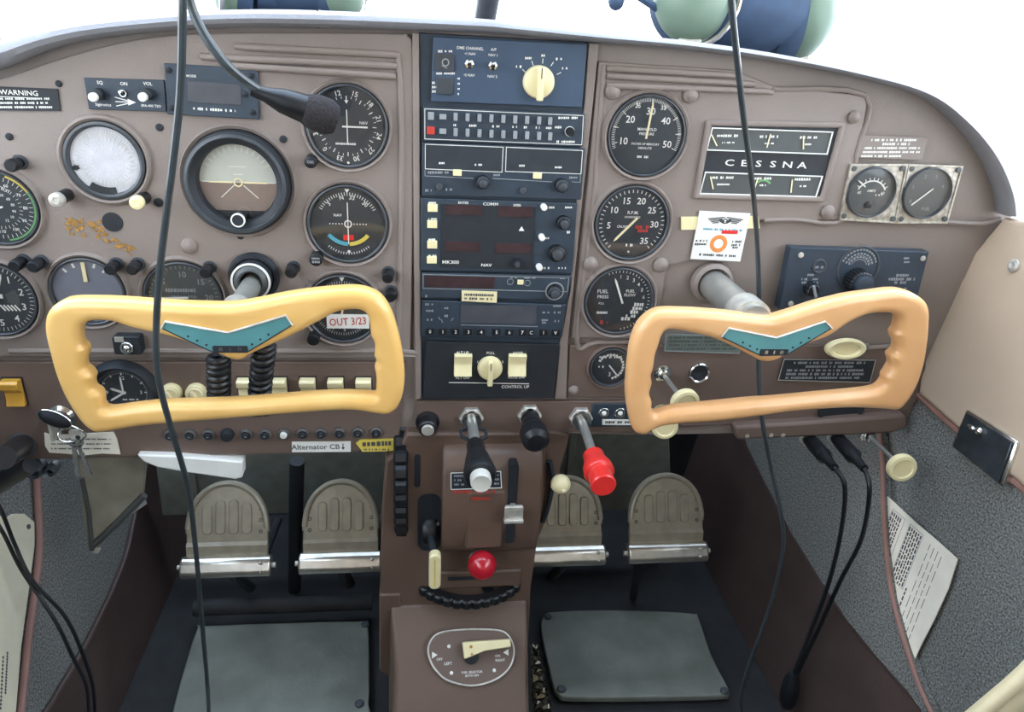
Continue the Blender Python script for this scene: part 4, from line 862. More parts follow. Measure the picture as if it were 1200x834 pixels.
def yoke(name, label, outl, innl, cx, cy, m, badge, hubp, shaft0, shr=.0165):
    F = YF(YW); o = F.loc(cx, cy, 0); g = thing(name, label, 'control yoke', F.mat(o))
    lo = [tuple(p.to_2d() - o.to_2d()) for p in smooth([F.loc(x, y, 0) for x, y in outl], 4, True)]
    li = [tuple(p.to_2d() - o.to_2d()) for p in smooth([F.loc(x, y, 0) for x, y in innl], 4, True)]
    plate('grip_frame', [lo, li], .022, .0085, m, g, -.022, 5)
    # badge: centre chevron plate
    (tl, tm, tr, br, bm_, bl, n0, n1, n2, n3) = badge
    pf = [F.loc(x, y, 0).to_2d() - o.to_2d() for x, y in (tl, tm, tr, br, n2, n1, bl)]
    b = B(); b.poly(pf, -.001, .0012); bd = link('badge', b, M_teal, g, bevel=.0004)
    b = B()
    e = [Vector((p.x, p.y, .0015)) for p in (pf[6], pf[0], pf[1], pf[2], pf[3])]
    b.tube(e, .0012, 8); link('badge_trim', b, M_alu, bd)
    b = B(); e = [Vector((p.x, p.y, .0012)) for p in (pf[6], pf[5], pf[4], pf[3])]; b.tube(e, .0006, 6); link('badge_edge', b, M_mblack, bd)
    b = B()
    for s, (p, q) in enumerate(((pf[6], pf[5]), (pf[4], pf[3]))):
        for t in ((.52, .7, .88) if s == 0 else (.12, .3, .48)):
            c = p.lerp(q, t); c = c + Vector((0, .0045)); b.ball((c.x, c.y, .0012), .0011, 8)
    link('badge_studs', b, M_mblack, bd)
    pn = [F.loc(x, y, 0).to_2d() - o.to_2d() for x, y in (n0, n3, n2, n1)]
    c0 = sum(pn, Vector((0, 0))) / 4
    ww = (pn[1] - pn[0]).length; b = B(); b.rrect(c0.x, c0.y, ww, .0062, -.001, .0019, .001); nb = link('name_badge', b, M_mblack, bd)
    b = B()
    for k, t in enumerate('818'): b.text(t, c0.x + (k - 1) * ww * .27, c0.y, .0055, .0021, 0, 1.5 if k != 1 else 2)
    link('badge_lettering', flat(b), M_chrome, nb)
    # shaft from the panel collar to the hub behind the grip
    A = PN.hit(*shaft0); A.y = .06; H = Vector((A.x, YW + .012, A.z)); Mi = g.matrix_world.inverted()
    b = B(); b.tube([Mi @ A, Mi @ H], shr, 32); link('shaft', b, M_steel, g)
    b = B(); b.ball(Mi @ Vector((H.x, H.y + .004, H.z - .014)), .018, 20, (1.2, 1, .5)); link('hub', b, m, g)
    b = B(); P1 = Mi @ Vector((H.x, H.y + .018, H.z)); b.lathe([(shr, -.012), (shr + .0035, -.012), (shr + .0035, .012), (shr, .012)], P1, 32); link('shaft_clamp', b, M_alu, g)
    return g, o
gl, ol = yoke('control_yoke', 'left control yoke, yellow-amber with finger grips and teal chevron badge', LYO, LYI, 262, 425, M_yoke,
     ((194, 376), (268, 389), (335, 369), (343, 380), None, (190, 384), (250, 404), (250, 412), (290, 412), (291, 404)), None, (300, 326), .010)
gr_, or_ = yoke('control_yoke', 'right control yoke, peach-amber with teal chevron badge, long shaft in view', RYO, RYI, 910, 425, M_yoke2,
     ((853, 384), (909, 395), (966, 376), (974, 384), None, (845, 394), (890, 408), (891, 416), (921, 415), (923, 408)), None, (834, 332))
# collars on the panel where the shafts pass
g, o = simple('shaft_collar', 'black stepped collar with bright ring around the left yoke shaft', 'collar', 299, 322, .002)
k = PN.mx(300, 322); b = B(); b.lathe([(28 * k, -.002), (30 * k, .006), (27 * k, .010), (24 * k, .010), (21 * k, .004), (.0165, .004)], seg=48); link('collar_body', b, M_mblack, g)
b = B(); q = lc(o, 301, 331, .03); b.lathe([(.0105, .0), (.0195, .001), (.0195, .022), (.0105, .022)], (0, 0, 0), 40); link('sleeve', b, M_mblack, g)
b = B(); b.lathe([(.0102, .0235), (.0125, .0265), (.0155, .025), (.0175, .0215)], (0, 0, 0), 40); link('dome', b, M_slate, g)
b = B(); b.lathe([(.0176, .0215), (.0195, .0215), (.0197, .0235), (.0176, .0235)], (0, 0, 0), 40); link('sleeve_ring', b, M_white, g)
g, o = simple('shaft_collar', 'brown round collar around the long right yoke shaft', 'collar', 834, 331, .001)
b = B(); b.lathe([(28 * k, -.002), (27 * k, .005), (22 * k, .008), (.0175, .006), (.0165, .001)], seg=48); link('collar_body', b, M_panel, g)

# coiled cords
def coil(label, p0, p1, r=.0085, wr=.0032, turns=9):
    A, Bq = Vector(p0), Vector(p1); d = Bq - A; t = d.normalized(); a = t.cross(Vector((0, 1, 0))).normalized(); c = t.cross(a); pts = []
    n = turns * 14
    for i in range(n + 1): an = 2 * PI * i / 14; pts.append(A + d * (i / n) + (a * math.cos(an) + c * math.sin(an)) * r)
    b = B(); b.tube(pts, wr, 8); return tag(link('coiled_cord', b, M_rubber, None), label, 'cord', 'coiled cords under the left yoke')
coil('left black coiled cord hanging under the badge of the left yoke', W(256, 417, -.105), W(257, 484, -.1), turns=10)
coil('right black coiled cord, tilted, crossing the first rocker switch', W(310, 402, -.105), W(302, 484, -.09), turns=11)
# ================================================================== pedestal and lower controls
PF = YF(-.012); FIREY = .5; FLOORZ = -.92
def yframe(y): return YF(y)
ped = thing('center_pedestal', 'brown center pedestal below the radio stack with levers and trim wheels', 'pedestal', PF.mat((.07, -.6, 0))); oP = Vector((.07, -.6, 0))
def pl(x, y, w=0): return PF.loc(x, y, w) - oP
b = B(); b.poly([pl(x, y).to_2d() for x, y in [(476, 508), (640, 508), (640, 575), (632, 620), (622, 690), (619, 760), (470, 760), (445, 705), (447, 600), (452, 540), (466, 530)]], -.4, 0); link('pedestal_body', b, M_ped, ped, bevel=.003)
b = B(); b.poly([pl(x, y).to_2d() for x, y in [(640, 508), (668, 512), (655, 560), (640, 612), (628, 640), (622, 680), (632, 600), (640, 575)]], -.05, -.004); link('side_cheek', b, M_ped, ped, bevel=.003)
# rounded quadrant cover
xa, xb = pl(517, 600).x, pl(628, 600).x; y0, y1 = pl(560, 640).y, pl(560, 520).y; yc = (y0 + y1) / 2; ry = (y1 - y0) / 2
prof = [(yc + ry * math.cos(R(a)), .034 * math.sin(R(a)) ** .8 if 0 < a < 180 else 0) for a in range(0, 181, 10)]
n = len(prof); b = B(); b.add([(x, py_, z) for x in (xa, xb) for py_, z in prof], [(i, i + 1, n + i + 1, n + i) for i in range(n - 1)] + [tuple(range(n)), tuple(range(n, 2 * n))[::-1]]); link('quadrant_cover', b, M_ped, ped, bevel=.003)
b = B(); a_, c_ = pl(548, 586, .05), pl(588, 640, .03); b.poly([(a_.x, a_.y), (c_.x, a_.y), (c_.x, c_.y), (a_.x, c_.y)], .0, .034); link('lever_housing', b, M_ped, ped, bevel=.003)
a_ = pl(545, 560, .036)
def slot(name, x, y, w, h, z=.0365, m=M_mblack):
    q = pl(x, y, z); b = B(); b.rrect(q.x, q.y, w * PF.mx(x, y), h * PF.my(x, y), z - .03, z, .003); return link(name, b, m, ped)
slot('lever_slot', 600, 592, 10, 86, .0352); slot('lever_slot', 489, 552, 7, 38, .0012)
q = pl(503, 612); b = B(); b.rrect(q.x, q.y, 27 * PF.mx(503, 612), 66 * PF.my(503, 612), -.01, .0012, .012, 8); link('wheel_well', b, M_mblack, ped)
b = B(); b.lathe([(0, -.009), (.018, -.009), (.02, -.006), (.02, .006), (.018, .009), (0, .009)], (q.x, q.y - .012, -.004), 32, M=Matrix.Rotation(R(90), 4, 'Y')); link('linkage_drum', b, M_rubber, ped)
b = B(); b.box(q.x - .002, q.x + .012, q.y - .002, q.y + .001, .001, .004); link('index_mark', b, M_alu, ped)
# arc slot with index marks on the right cheek
pts = [pl(x, y, .002) for x, y in ((643, 540), (647, 560), (645, 580), (640, 600), (636, 611))]
b = B(); b.tube(smooth(pts, 5), .0036, 8); link('curved_slot', b, M_mblack, ped)
b = B()
for i, (x, y) in enumerate(((634, 548), (635, 560), (634, 572), (632, 584), (630, 596))): q = pl(x, y, .001); b.cbox(q.x, q.y, .004, .0012, .0006, .0009)
link('slot_marks', flat(b), M_redtext, ped)
b = B(); a_, c_ = pl(505, 674, .01), pl(600, 690, .01); b.box(a_.x, c_.x + .012, c_.y, a_.y, -.005, .006); link('trim_guide', b, M_ped, ped, bevel=.003)
b = B(); a_, c_ = pl(525, 677, .008), pl(560, 680, .008); b.box(a_.x, c_.x, c_.y, a_.y, .0055, .0063); link('guide_slot', b, M_mblack, ped)
# placard
F2 = YF(-.05)
g, o = placard('throttle_placard', 'small black placard with white border behind the throttle knob', [(528, 553), (587, 551), (588, 571), (528, 573)], M_mblack, F=F2, z=-.0005, border=M_white, w0=.0)
b = B()
for i in range(3):
    dash_at(b, 532, 544, 557.5 + i * 5, 2.4, .0013, o, F2); dash_at(b, 575, 585, 556.5 + i * 5, 2.4, .0013, o, F2)
link('lettering', flat(b), M_grey, g)
b = B(); dash_at(b, 530, 585, 576, 4, .0002, o, F2); dash_at(b, 552, 575, 584, 4, .0002, o, F2); link('red_lettering', flat(b), M_redtext, g)

# elevator trim wheel (left) and rudder trim wheel (crescent)
def wheel(name, label, R0, wdt, cx_world, axis, m, notch=36, cat='trim wheel'):
    g = thing(name, label, cat, Matrix.Translation(cx_world) @ (Matrix.Rotation(R(90), 4, 'Y') if axis == 'X' else Matrix.Rotation(0, 4, 'Z')))
    vs, fs = [], []; prof = [(R0 * .8, -wdt * .35), (R0 * .97, -wdt * .5), (R0, -wdt * .35), (R0, wdt * .35), (R0 * .97, wdt * .5), (R0 * .8, wdt * .35)]
    N = notch * 4; b = B()
    for r, z in prof:
        for k in range(N):
            a = 2 * PI * k / N; rr = r * (.965 if (k % 4 == 0 and r > R0 * .9) else 1); vs.append((rr * math.cos(a), rr * math.sin(a), z))
    n = len(prof)
    fs = [(j * N + k, j * N + (k + 1) % N, ((j + 1) % n) * N + (k + 1) % N, ((j + 1) % n) * N + k) for j in range(n) for k in range(N)]
    b.add(vs, fs); link('rim', b, m, g)
    b = B(); b.cyl(0, 0, R0 * .25, -wdt * .5, wdt * .5, 24)
    for k in range(4): b.cbox(R0 * .5 * math.cos(k * PI / 2 + .4), R0 * .5 * math.sin(k * PI / 2 + .4), R0 * .7, R0 * .14, -wdt * .2, wdt * .2, k * PI / 2 + .4)
    link('spokes', b, m, g); return g
c = W(470, 578, -.015); wheel('elevator_trim_wheel', 'tall narrow black ribbed trim wheel at the left edge of the pedestal', .102, .017, Vector((c.x, .066, c.z)), 'X', M_rubber, 34)
c = W(551, 689, -.012); wheel('rudder_trim_wheel', 'black toothed crescent of a trim wheel below the red knob', .084, .013, Vector((c.x, .038, c.z)), 'Z', M_rubber, 40)

def lever(name, label, cat, base, tip, yb, yt, rod_r, mrod=M_steel):
    A = W(*base, yb); E = W(*tip, yt); g = thing(name, label, cat, Matrix.Translation(A)); d = E - A
    b = B(); b.tube([(0, 0, 0), d], rod_r, 14); link('rod', b, mrod, g); Q = Matrix.Translation(d) @ d.to_track_quat('Z', 'Y').to_matrix().to_4x4(); return g, Q, d
def lathe_at(g, name, prof, Q, m, seg=36, **k):
    b = B(); b.lathe([(r, z) for r, z in prof], (0, 0, 0), seg, **k)
    for v in b.bm.verts: v.co = Q @ v.co
    return link(name, b, m, g)
def nut_at(g, m=M_cream2, r=.0145):
    b = B(); b.lathe([(0, -.002), (r, -.002), (r, .006), (r * .85, .008), (0, .008)], seg=6, M=Matrix.Rotation(R(90), 4, 'X')); link('mounting_nut', b, M_alu, g)
    b = B(); b.lathe([(0, .006), (r * .8, .006), (r * .78, .013), (0, .014)], seg=28, M=Matrix.Rotation(R(90), 4, 'X')); link('lock_collar', b, M_chrome, g)
g, Q, d = lever('throttle', 'throttle with black flared grip and pale grey button facing the viewer', 'throttle', (552, 488), (563, 560), -.002, -.135, .006); nut_at(g)
r = 12.5 * YF(-.135).mx(563, 560)
lathe_at(g, 'grip', [(.006, -.075), (.010, -.066), (.010, -.05), (.0125, -.04), (r * 1.5, -.016), (r * 1.6, -.008), (r * 1.4, -.002), (0, -.001)], Q, M_rubber)
lathe_at(g, 'button', [(r * .98, -.004), (r, .008), (r * .88, .011), (r * .7, .0105), (0, .0095)], Q, mat('button_grey', (200, 198, 188), .4))
b = B()
for s in (-1, 1): b.tube([d * .18, d * .25 + Vector((s * .014, 0, 0)), d * .36 + Vector((s * .014, 0, 0)), d * .46], .0022, 8)
link('friction_lock', b, M_mblack, g)
g, Q, d = lever('propeller_control', 'black ribbed dome knob on the middle push-pull control', 'engine control', (620, 485), (626, 508), -.002, -.045, .005); nut_at(g)
r = 17 * YF(-.045).mx(626, 508)
lathe_at(g, 'knob', [(.006, -.03), (.011, -.025), (r * .72, -.018), (r * .8, -.013), (r * .78, -.011), (r * .95, -.004), (r, .001), (r * .96, .004), (r, .006), (r * .92, .014), (r * .6, .019), (0, .02)], Q, M_rubber)
g, Q, d = lever('mixture_control', 'bright red stepped knob on the right push-pull control', 'engine control', (680, 488), (703, 556), -.002, -.115, .0052); nut_at(g)
r = 17.5 * YF(-.115).mx(703, 556)
lathe_at(g, 'knob', [(.006, -.036), (.012, -.034), (r * .72, -.026), (r * .98, -.012), (r * 1.03, -.004), (r * .96, -.0015), (r * .8, 0), (r * .8, .014), (r * .84, .0145), (r * .84, .018), (r * .76, .0195), (0, .02)], Q, M_red, )
o = PN.loc(501, 494, .002); g = thing('engine_primer', 'black round knob with bright metal cap at the left of the control row', 'knob', PN.mat(o))
b = B(); b.lathe([(.014, -.002), (.014, .002), (.0105, .003), (.0105, .017), (.009, .019), (0, .019)], seg=32); link('knob_body', b, M_rubber, g); b = B(); b.lathe([(0, .019), (.0072, .019), (.0072, .021), (.006, .022), (0, .022)], seg=28); link('knob_cap', b, M_alu, g)
# silver flap lever
A = W(602, 600, -.06); g = thing('flap_lever', 'flat silver lever tab sticking out of the pedestal slot', 'lever', Matrix.Translation(A) @ Matrix.Rotation(R(90), 4, 'X'))
b = B(); b.rrect(0, 0, .022, .019, -.002, .003, .003); link('lever_tab', b, M_alu, g, bevel=.001); b = B(); b.rrect(0, -.010, .023, .004, -.002, .006, .001); link('lip', b, M_alu, g, bevel=.0005); b = B(); b.box(-.003, .003, -.004, .004, -.04, 0); link('stem', b, M_steel, g)
# cream ball, paddle, crimson ball
g, Q, d = lever('carburetor_heat_knob', 'small cream ball knob on the right side of the pedestal', 'knob', (646, 570), (657, 567), -.01, -.05, .003)
b = B(); b.ball(d, .0118, 24); link('ball', b, M_cream, g)
b = B(); b.cbox(d.x, d.z, .008, .001, 0, 0); b.bm.clear(); b.ball(d + Vector((.002, -.009, -.002)), .004, 12); link('inlay', b, M_cream2, g)
g, Q, d = lever('cowl_flap_lever', 'black lever with an upright cream paddle grip, lower left of pedestal', 'lever', (502, 618), (509, 650), -.01, -.055, .0045, M_mblack)
A = W(509.5, 667, -.06) - W(502, 618, -.01); b = B()
b.rrect(A.x, 0, .0142, .052, -.006, .006, .0068, 8)
for v in b.bm.verts: v.co = Vector((v.co.x, A.y - v.co.z, A.z + v.co.y))
link('paddle', b, M_cream, g, bevel=.002)
b = B(); b.box(A.x - .0006, A.x + .0006, A.y - .0072, A.y - .006, A.z - .02, A.z + .02); link('paddle_seam', b, M_yel, g)
g, Q, d = lever('friction_knob', 'glossy crimson ball knob at the bottom center of the pedestal', 'knob', (560, 650), (565, 662), -.012, -.055, .007)
b = B(); b.ball(d, .0178, 32); link('ball', b, M_knobred, g); b = B(); b.lathe([(.006, -.024), (.0145, -.022), (.0155, -.012), (.010, -.004)], seg=28); 
for v in b.bm.verts: v.co = Q @ v.co
link('cup', b, M_alu, g)

# lower console wedge with fuel selector
A = W(535, 706, -.012); xL, xR_ = W(457, 712, -.012).x, W(618, 700, -.012).x; z0 = A.z
D1 = (-.026, -.055); D2y = -.012
def unparent(o_): o_.parent = ped; o_.matrix_parent_inverse = ped.matrix_world.inverted(); return o_
P_ = [(-.012, z0), (-.075, z0 - .055), (-.16, z0 - .165), (-.19, FLOORZ), (.1, FLOORZ), (.1, z0)]
b = B(); n = len(P_); spread = [0, .0, .012, .014, .0, 0]
vs = [(xL - (0, -.010, .0, .0, .008, 0)[i], y, z) for i, (y, z) in enumerate(P_)] + [(xR_ + (0, -.004, -.006, -.006, 0, 0)[i], y, z) for i, (y, z) in enumerate(P_)]
b.add(vs, [(i, (i + 1) % n, n + (i + 1) % n, n + i) for i in range(n)] + [tuple(range(n))[::-1], tuple(range(n, 2 * n))]); unparent(link('console_body', b, M_ped, None, bevel=.004))
xs_ = W(447, 700, -.0).x; b = B(); q0_, q1_ = W(446, 740, -.014), W(452, 808, -.014)
b.poly([(x, z) for x, z in ((xs_ - .002, z0 + .02), (xL + .015, z0 + .02), (xL + .02, q1_.z - .0), (q0_.x - .003, q1_.z + .035))], -.0, .3)
for v in b.bm.verts: v.co = Vector((v.co.x, v.co.z - .014, v.co.y))
unparent(link('console_flank', b, M_ped, None, bevel=.003))
FS = Frame((0, -.075, z0 - .055), (0, .085, .11), (0, -.11, .085))
o = FS.loc(552, 770, .002)
g = thing('fuel_selector', 'oval fuel selector plate with worn cream pointer handle at bottom center', 'fuel selector', FS.mat(o))
k = FS.mx(552, 770); kv = FS.my(552, 770)
out = smooth([FS.loc(x, y, .002) - o for x, y in ((502, 758), (508, 746), (520, 740), (550, 737), (582, 738), (594, 743), (601, 755), (602, 768), (596, 783), (580, 796), (553, 803), (525, 797), (510, 784), (503, 770))], 5, True)
out = [p.to_2d() for p in out]
b = B(); b.poly(out, -.004, .0015); link('plate', b, M_slate if 0 else M_low, g)
b = B(); b.tube([Vector((p.x, p.y, .0015)) for p in out] + [Vector((out[0].x, out[0].y, .0015))], .0013, 8, cap=False); link('plate_rim', b, M_alu, g)
def fl(x, y, w=.002): return FS.loc(x, y, w) - o
b = B(); z = .0017
for (x, y, t, h) in ((515, 772, 'OFF', 3), (525, 777, 'LEFT', 3.4), (586, 773, 'RIGHT', 3), (583, 768, 'ON', 3), (553, 787, 'FUEL SELECTOR', 2.6), (553, 791, 'BOTH ON', 2.6)): q = fl(x, y); b.text(t, q.x, q.y, h * kv * 1.4, z)
for x, y, s in ((509, 767, 1), (593, 764, -1)): q = fl(x, y); b.add([(q.x - s * .003, q.y + .004, z), (q.x - s * .003, q.y - .004, z), (q.x + s * .004, q.y, z)], [(0, 1, 2)] if s > 0 else [(0, 2, 1)])
for x, y in ((526, 757), (529, 788), (579, 785)): q = fl(x, y); b.ball((q.x, q.y, .0015), .0024, 10, (1, 1, .4))
link('lettering', flat(b), M_white, g)
q = fl(552, 768); b = B(); b.knob(q.x, q.y, .0095, .001, .008, 28); link('pivot', b, M_mblack, g)
a_, c_ = fl(546, 760, .014), fl(598, 752, .014); dd = (c_ - a_); ln = dd.length; an = math.atan2(dd.y, dd.x)
b = B(); vs = [(0, -.011), (ln * .4, -.0055), (ln, -.0055), (ln, .004), (.0, .0085), (-.004, .0085), (-.004, -.011)]
b.poly([(a_.x + x * math.cos(an) - y * math.sin(an), a_.y + x * math.sin(an) + y * math.cos(an)) for x, y in vs], .008, .017); h = link('pointer_handle', b, M_cream, g, bevel=.0015)
b = B(); b.cyl(a_.x + .006, a_.y + .003, .002, .017, .0178, 12); b.cyl(a_.x + .007, a_.y - .006, .0014, .017, .0178, 12); link('handle_screws', b, M_gold, h)

# crumpled foil-like debris beside the console
b = B(); rnd = random.Random(3); n_, m_2 = 34, 5; vs = []
for i in range(n_):
    t = i / (n_ - 1); c = W(626 + 10 * t, 756 + 80 * t, -.09)
    for k in range(m_2):
        vs.append(c + Vector(((k - 2) * .0042 * (.5 + t) + rnd.uniform(-.0022, .0022), rnd.uniform(-.004, .004), rnd.uniform(-.002, .002))))
b.add(vs, [(i * m_2 + k, i * m_2 + k + 1, (i + 1) * m_2 + k + 1, (i + 1) * m_2 + k) for i in range(n_ - 1) for k in range(m_2 - 1)])
foil = link('crumpled_foil', flat(b), mat('foil', (190, 186, 170), .2, .95, var=.5, scale=180, rgb2=(80, 74, 60)), None, ang=1)
md = foil.modifiers.new('Solidify', 'SOLIDIFY'); md.thickness = .0006
tag(foil, 'shiny crumpled metallic strip running down the right side of the console', 'foil strip')

# ================================================================== cabin shell
fa, fb = W(1180, 250, 0), W(1080, 462, 0)
up = (fa - fb).normalized(); RW = Frame(fb, up, up.cross(Vector((0, -1, 0))) * -1)
if RW.n.x > 0: RW = Frame(fb, up, -RW.n)
lb = W(-50, 530, 0); la = Vector((lb.x - .05, 0, fa.z)); lb.z = fb.z - .06; upl = (la - lb).normalized(); nl = upl.cross(Vector((0, 1, 0)))
if nl.x < 0: nl = -nl
LW = Frame(lb, upl, nl)
def wallpiece(F, pts, z0, z1, name, m, parent=None, bevel=0):
    b = B(); b.poly([F.loc(x, y, z1).to_2d() for x, y in pts], z0, z1); o = link(name, b, m, parent, bevel=bevel)
    if parent is None: o.matrix_world = F.mat()
    return o
def wallrect(F, ya, yb, za, zb, z0, z1, name, m):
    """rectangle on a side wall: world Y and Z limits"""
    def lp(y, z):
        t = (z - F.o.z) / F.v.z; p = F.o + F.v * t + Vector((0, y, 0)); q = p - F.o; return (q.dot(F.u), q.dot(F.v))
    b = B(); b.poly([lp(ya, za), lp(yb, za), lp(yb, zb), lp(ya, zb)], z0, z1); o = link(name, b, m); o.matrix_world = F.mat(); return struct(o)
BACK = -2.0; TOP = .32
wallrect(RW, BACK, FIREY, FLOORZ - .02, -.175, -.03, 0, 'wall_right', M_carpet)
wallrect(LW, BACK, FIREY, FLOORZ - .02, -.175, -.03, 0, 'wall_left', M_carpet)
xl, xr = la.x, fa.x
def wbox(name, x0, x1, y0, y1, z0, z1, m, kind=True):
    b = B(); b.box(x0, x1, y0, y1, z0, z1); o = link(name, b, m); return struct(o) if kind else o
wbox('floor', xl - .1, xr + .1, BACK, FIREY + .02, FLOORZ - .03, FLOORZ, M_dark)
wbox('wall_front', xl - .1, xr + .1, FIREY, FIREY + .03, FLOORZ, -.06, M_dark)
wbox('ceiling', xl - .02, xr + .02, BACK, -.25, TOP, TOP + .03, M_tan)
wbox('wall_back', xl - .1, xr + .1, BACK - .03, BACK, FLOORZ, TOP, M_tan)
M_frame = mat('window_frame', (190, 186, 180), .5)
for i, (x0, x1) in enumerate(((xl - .03, xl), (xr, xr + .03))):
    for (ya, yb) in ((-.42, -.37), (-1.2, -1.1), (BACK, -1.75)): wbox('trim_%d' % (i * 3 + int(-ya * 2) + 1), x0, x1, ya, yb, -.175, TOP, M_frame)
# glare shield deck and rim
deck = thing('glareshield', 'grey-brown padded rim and deck along the top of the instrument panel', 'glareshield', Matrix.Identity(4))
ro = smooth([W(x, y, -.012) for x, y in outer], 6)
inn = smooth([W(x, y, -.012) for x, y in [(-80, 104), (-40, 90), (0, 82), (60, 58), (130, 43), (250, 33), (370, 33), (550, 38), (600, 41), (700, 50), (800, 58), (900, 71), (1000, 90), (1080, 113), (1124, 146), (1155, 185), (1172, 225), (1176, 252)]], 6)
m_ = min(len(ro), len(inn)); b = B(); vs = []
sect = 12
for i in range(m_):
    A, C = ro[i], inn[i]
    c = (A + C) / 2; h = (A - C) / 2
    for k in range(sect):
        a = 2 * PI * k / sect; vs.append(c + h * math.cos(a) + Vector((0, 1, 0)) * (.016 * math.sin(a)) + Vector((0, .004, 0)))
fs = [(i * sect + k, i * sect + (k + 1) % sect, (i + 1) * sect + (k + 1) % sect, (i + 1) * sect + k) for i in range(m_ - 1) for k in range(sect)]
b.add(vs, fs); link('rim', b, M_rim, deck)
b = B(); vs = []
for i in range(m_):
    A = ro[i]; A = A + (inn[i] - A) * .15
    for (dy, f) in ((.0, 0), (.12, .012), (.38, .035)): vs.append(Vector((A.x * (1 - .12 * dy), A.y + dy, A.z - f)))
fs = [(i * 3 + k, i * 3 + k + 1, (i + 1) * 3 + k + 1, (i + 1) * 3 + k) for i in range(m_ - 1) for k in (0, 1)]
b.add(vs, fs); link('deck', b, mat('deck_vinyl', (92, 90, 92), .7, var=.1, scale=20, bump=.3), deck)
b = B(); q = W(371, 22, -.02); b.box(q.x - .0008, q.x + .0008, -.0125, .01, q.z - .008, q.z + .008); link('seam', b, M_mblack, deck)
# windshield: sloping curved pane and centre post
b = B(); vs = []; NN = 24
for i in range(NN + 1):
    t = i / NN; x = xl - .02 + (xr - xl + .04) * t; bow = math.sin(PI * t) ** .6
    for (s, z) in ((0, -.2 + .12 * bow), (1, TOP + .01)):
        vs.append(Vector((x, (.02 + .38 * bow) * (1 - s) + (-.25) * s, z)))
fs = [(2 * i, 2 * i + 2, 2 * i + 3, 2 * i + 1) for i in range(NN)]
b.add(vs, fs); struct(link('window_1', flat(b), M_wind))
for i, (x0, nm) in enumerate(((xl - .015, 'window_2'), (xr + .015, 'window_3'))):
    b = B(); b.add([(x0, -.37, -.175), (x0, .0, -.175), (x0, .0, .0), (x0, -.25, TOP), (x0, -.37, TOP)], [(0, 1, 2, 3, 4)]); b.add([(x0, -1.1, -.175), (x0, -.42, -.175), (x0, -.42, TOP), (x0, -1.1, TOP)], [(0, 1, 2, 3)]); b.add([(x0, -1.75, -.175), (x0, -1.2, -.175), (x0, -1.2, TOP), (x0, -1.75, TOP)], [(0, 1, 2, 3)]); struct(link(nm, flat(b), M_wind))
A, C = W(564, 26, .3), W(570, -60, .2); C = Vector((A.x + .006, -.24, TOP)); b = B(); b.tube([A + Vector((0, .04, -.05)), C], .014, 12); struct(link('trim_9', b, M_bez))

# door upholstery, right
g = thing('door_upholstery', 'smooth tan vinyl door lining filling the right side below the window', 'upholstery', RW.mat())
pts = [(1178, 254), (1160, 275), (1148, 290), (1128, 303), (1118, 315), (1110, 335), (1098, 372), (1084, 415), (1077, 462), (1100, 482), (1200, 571), (1330, 690), (1420, 700), (1420, 262), (1200, 257)]
lo = [tuple(RW.loc(x, y, .008).to_2d()) for x, y in pts]
plate('padded_lining', [lo], .02, .008, M_tan, g, -.008, 4)
b = B(); b.tube([RW.loc(x, y, .004) for x, y in ((1070, 456), (1100, 484), (1150, 528), (1200, 573), (1330, 692))], .0042, 10); link('piping', b, M_pipe, g)
q = RW.loc(1187, 311, .014); b = B(); b.lathe([(0, .013), (.0075, .013), (.007, .0145), (.004, .0155), (0, .014)], (q.x, q.y, 0), 24); link('screw', b, M_alu, g)
# kick panels (brown vinyl) and map pocket
kp = [(866, 505), (925, 620), (990, 720), (1060, 800), (1090, 840), (1150, 930), (700, 1100), (640, 640), (700, 500)]
def kick(F, pts, name, label, seam):
    g = thing(name, label, 'trim panel', F.mat()); b = B(); b.poly([F.loc(x, y, .006).to_2d() for x, y in pts], -.002, .006); link('vinyl_sheet', b, M_vinyl, g)
    b = B(); b.tube(smooth([F.loc(x, y, .006) for x, y in seam], 5), .0028, 8); link('piping', b, M_pipe if F is RW else M_vinyl, g); return g
def kick2(F, seam, name, label, m=M_vinyl):
    sgn = -1 if F is RW else 1
    P = [F.loc(x, y, .006) for x, y in seam]; vf = (FLOORZ - F.o.z) / F.v.z
    poly = [p.to_2d() for p in P] + [Vector((P[-1].x, vf)), Vector((sgn * FIREY, vf)), Vector((sgn * FIREY, P[0].y))]
    g = thing(name, label, 'trim panel', F.mat()); b = B(); b.poly(poly, .0005, .006); link('vinyl_sheet', b, m, g)
    b = B(); b.tube(smooth(P, 5), .003, 8); link('piping', b, m, g); return g
kick2(RW, [(866, 505), (895, 562), (925, 620), (956, 670), (990, 722), (1025, 765), (1060, 805), (1090, 842), (1150, 930)], 'kick_panel', 'dark brown vinyl kick panel low on the right wall under the carpet')
kick2(LW, [(178, 530), (168, 560), (158, 605), (148, 650), (128, 700), (98, 760), (66, 815), (45, 850), (10, 930)], 'kick_panel', 'dark brown vinyl kick panel low on the left wall under the carpet')
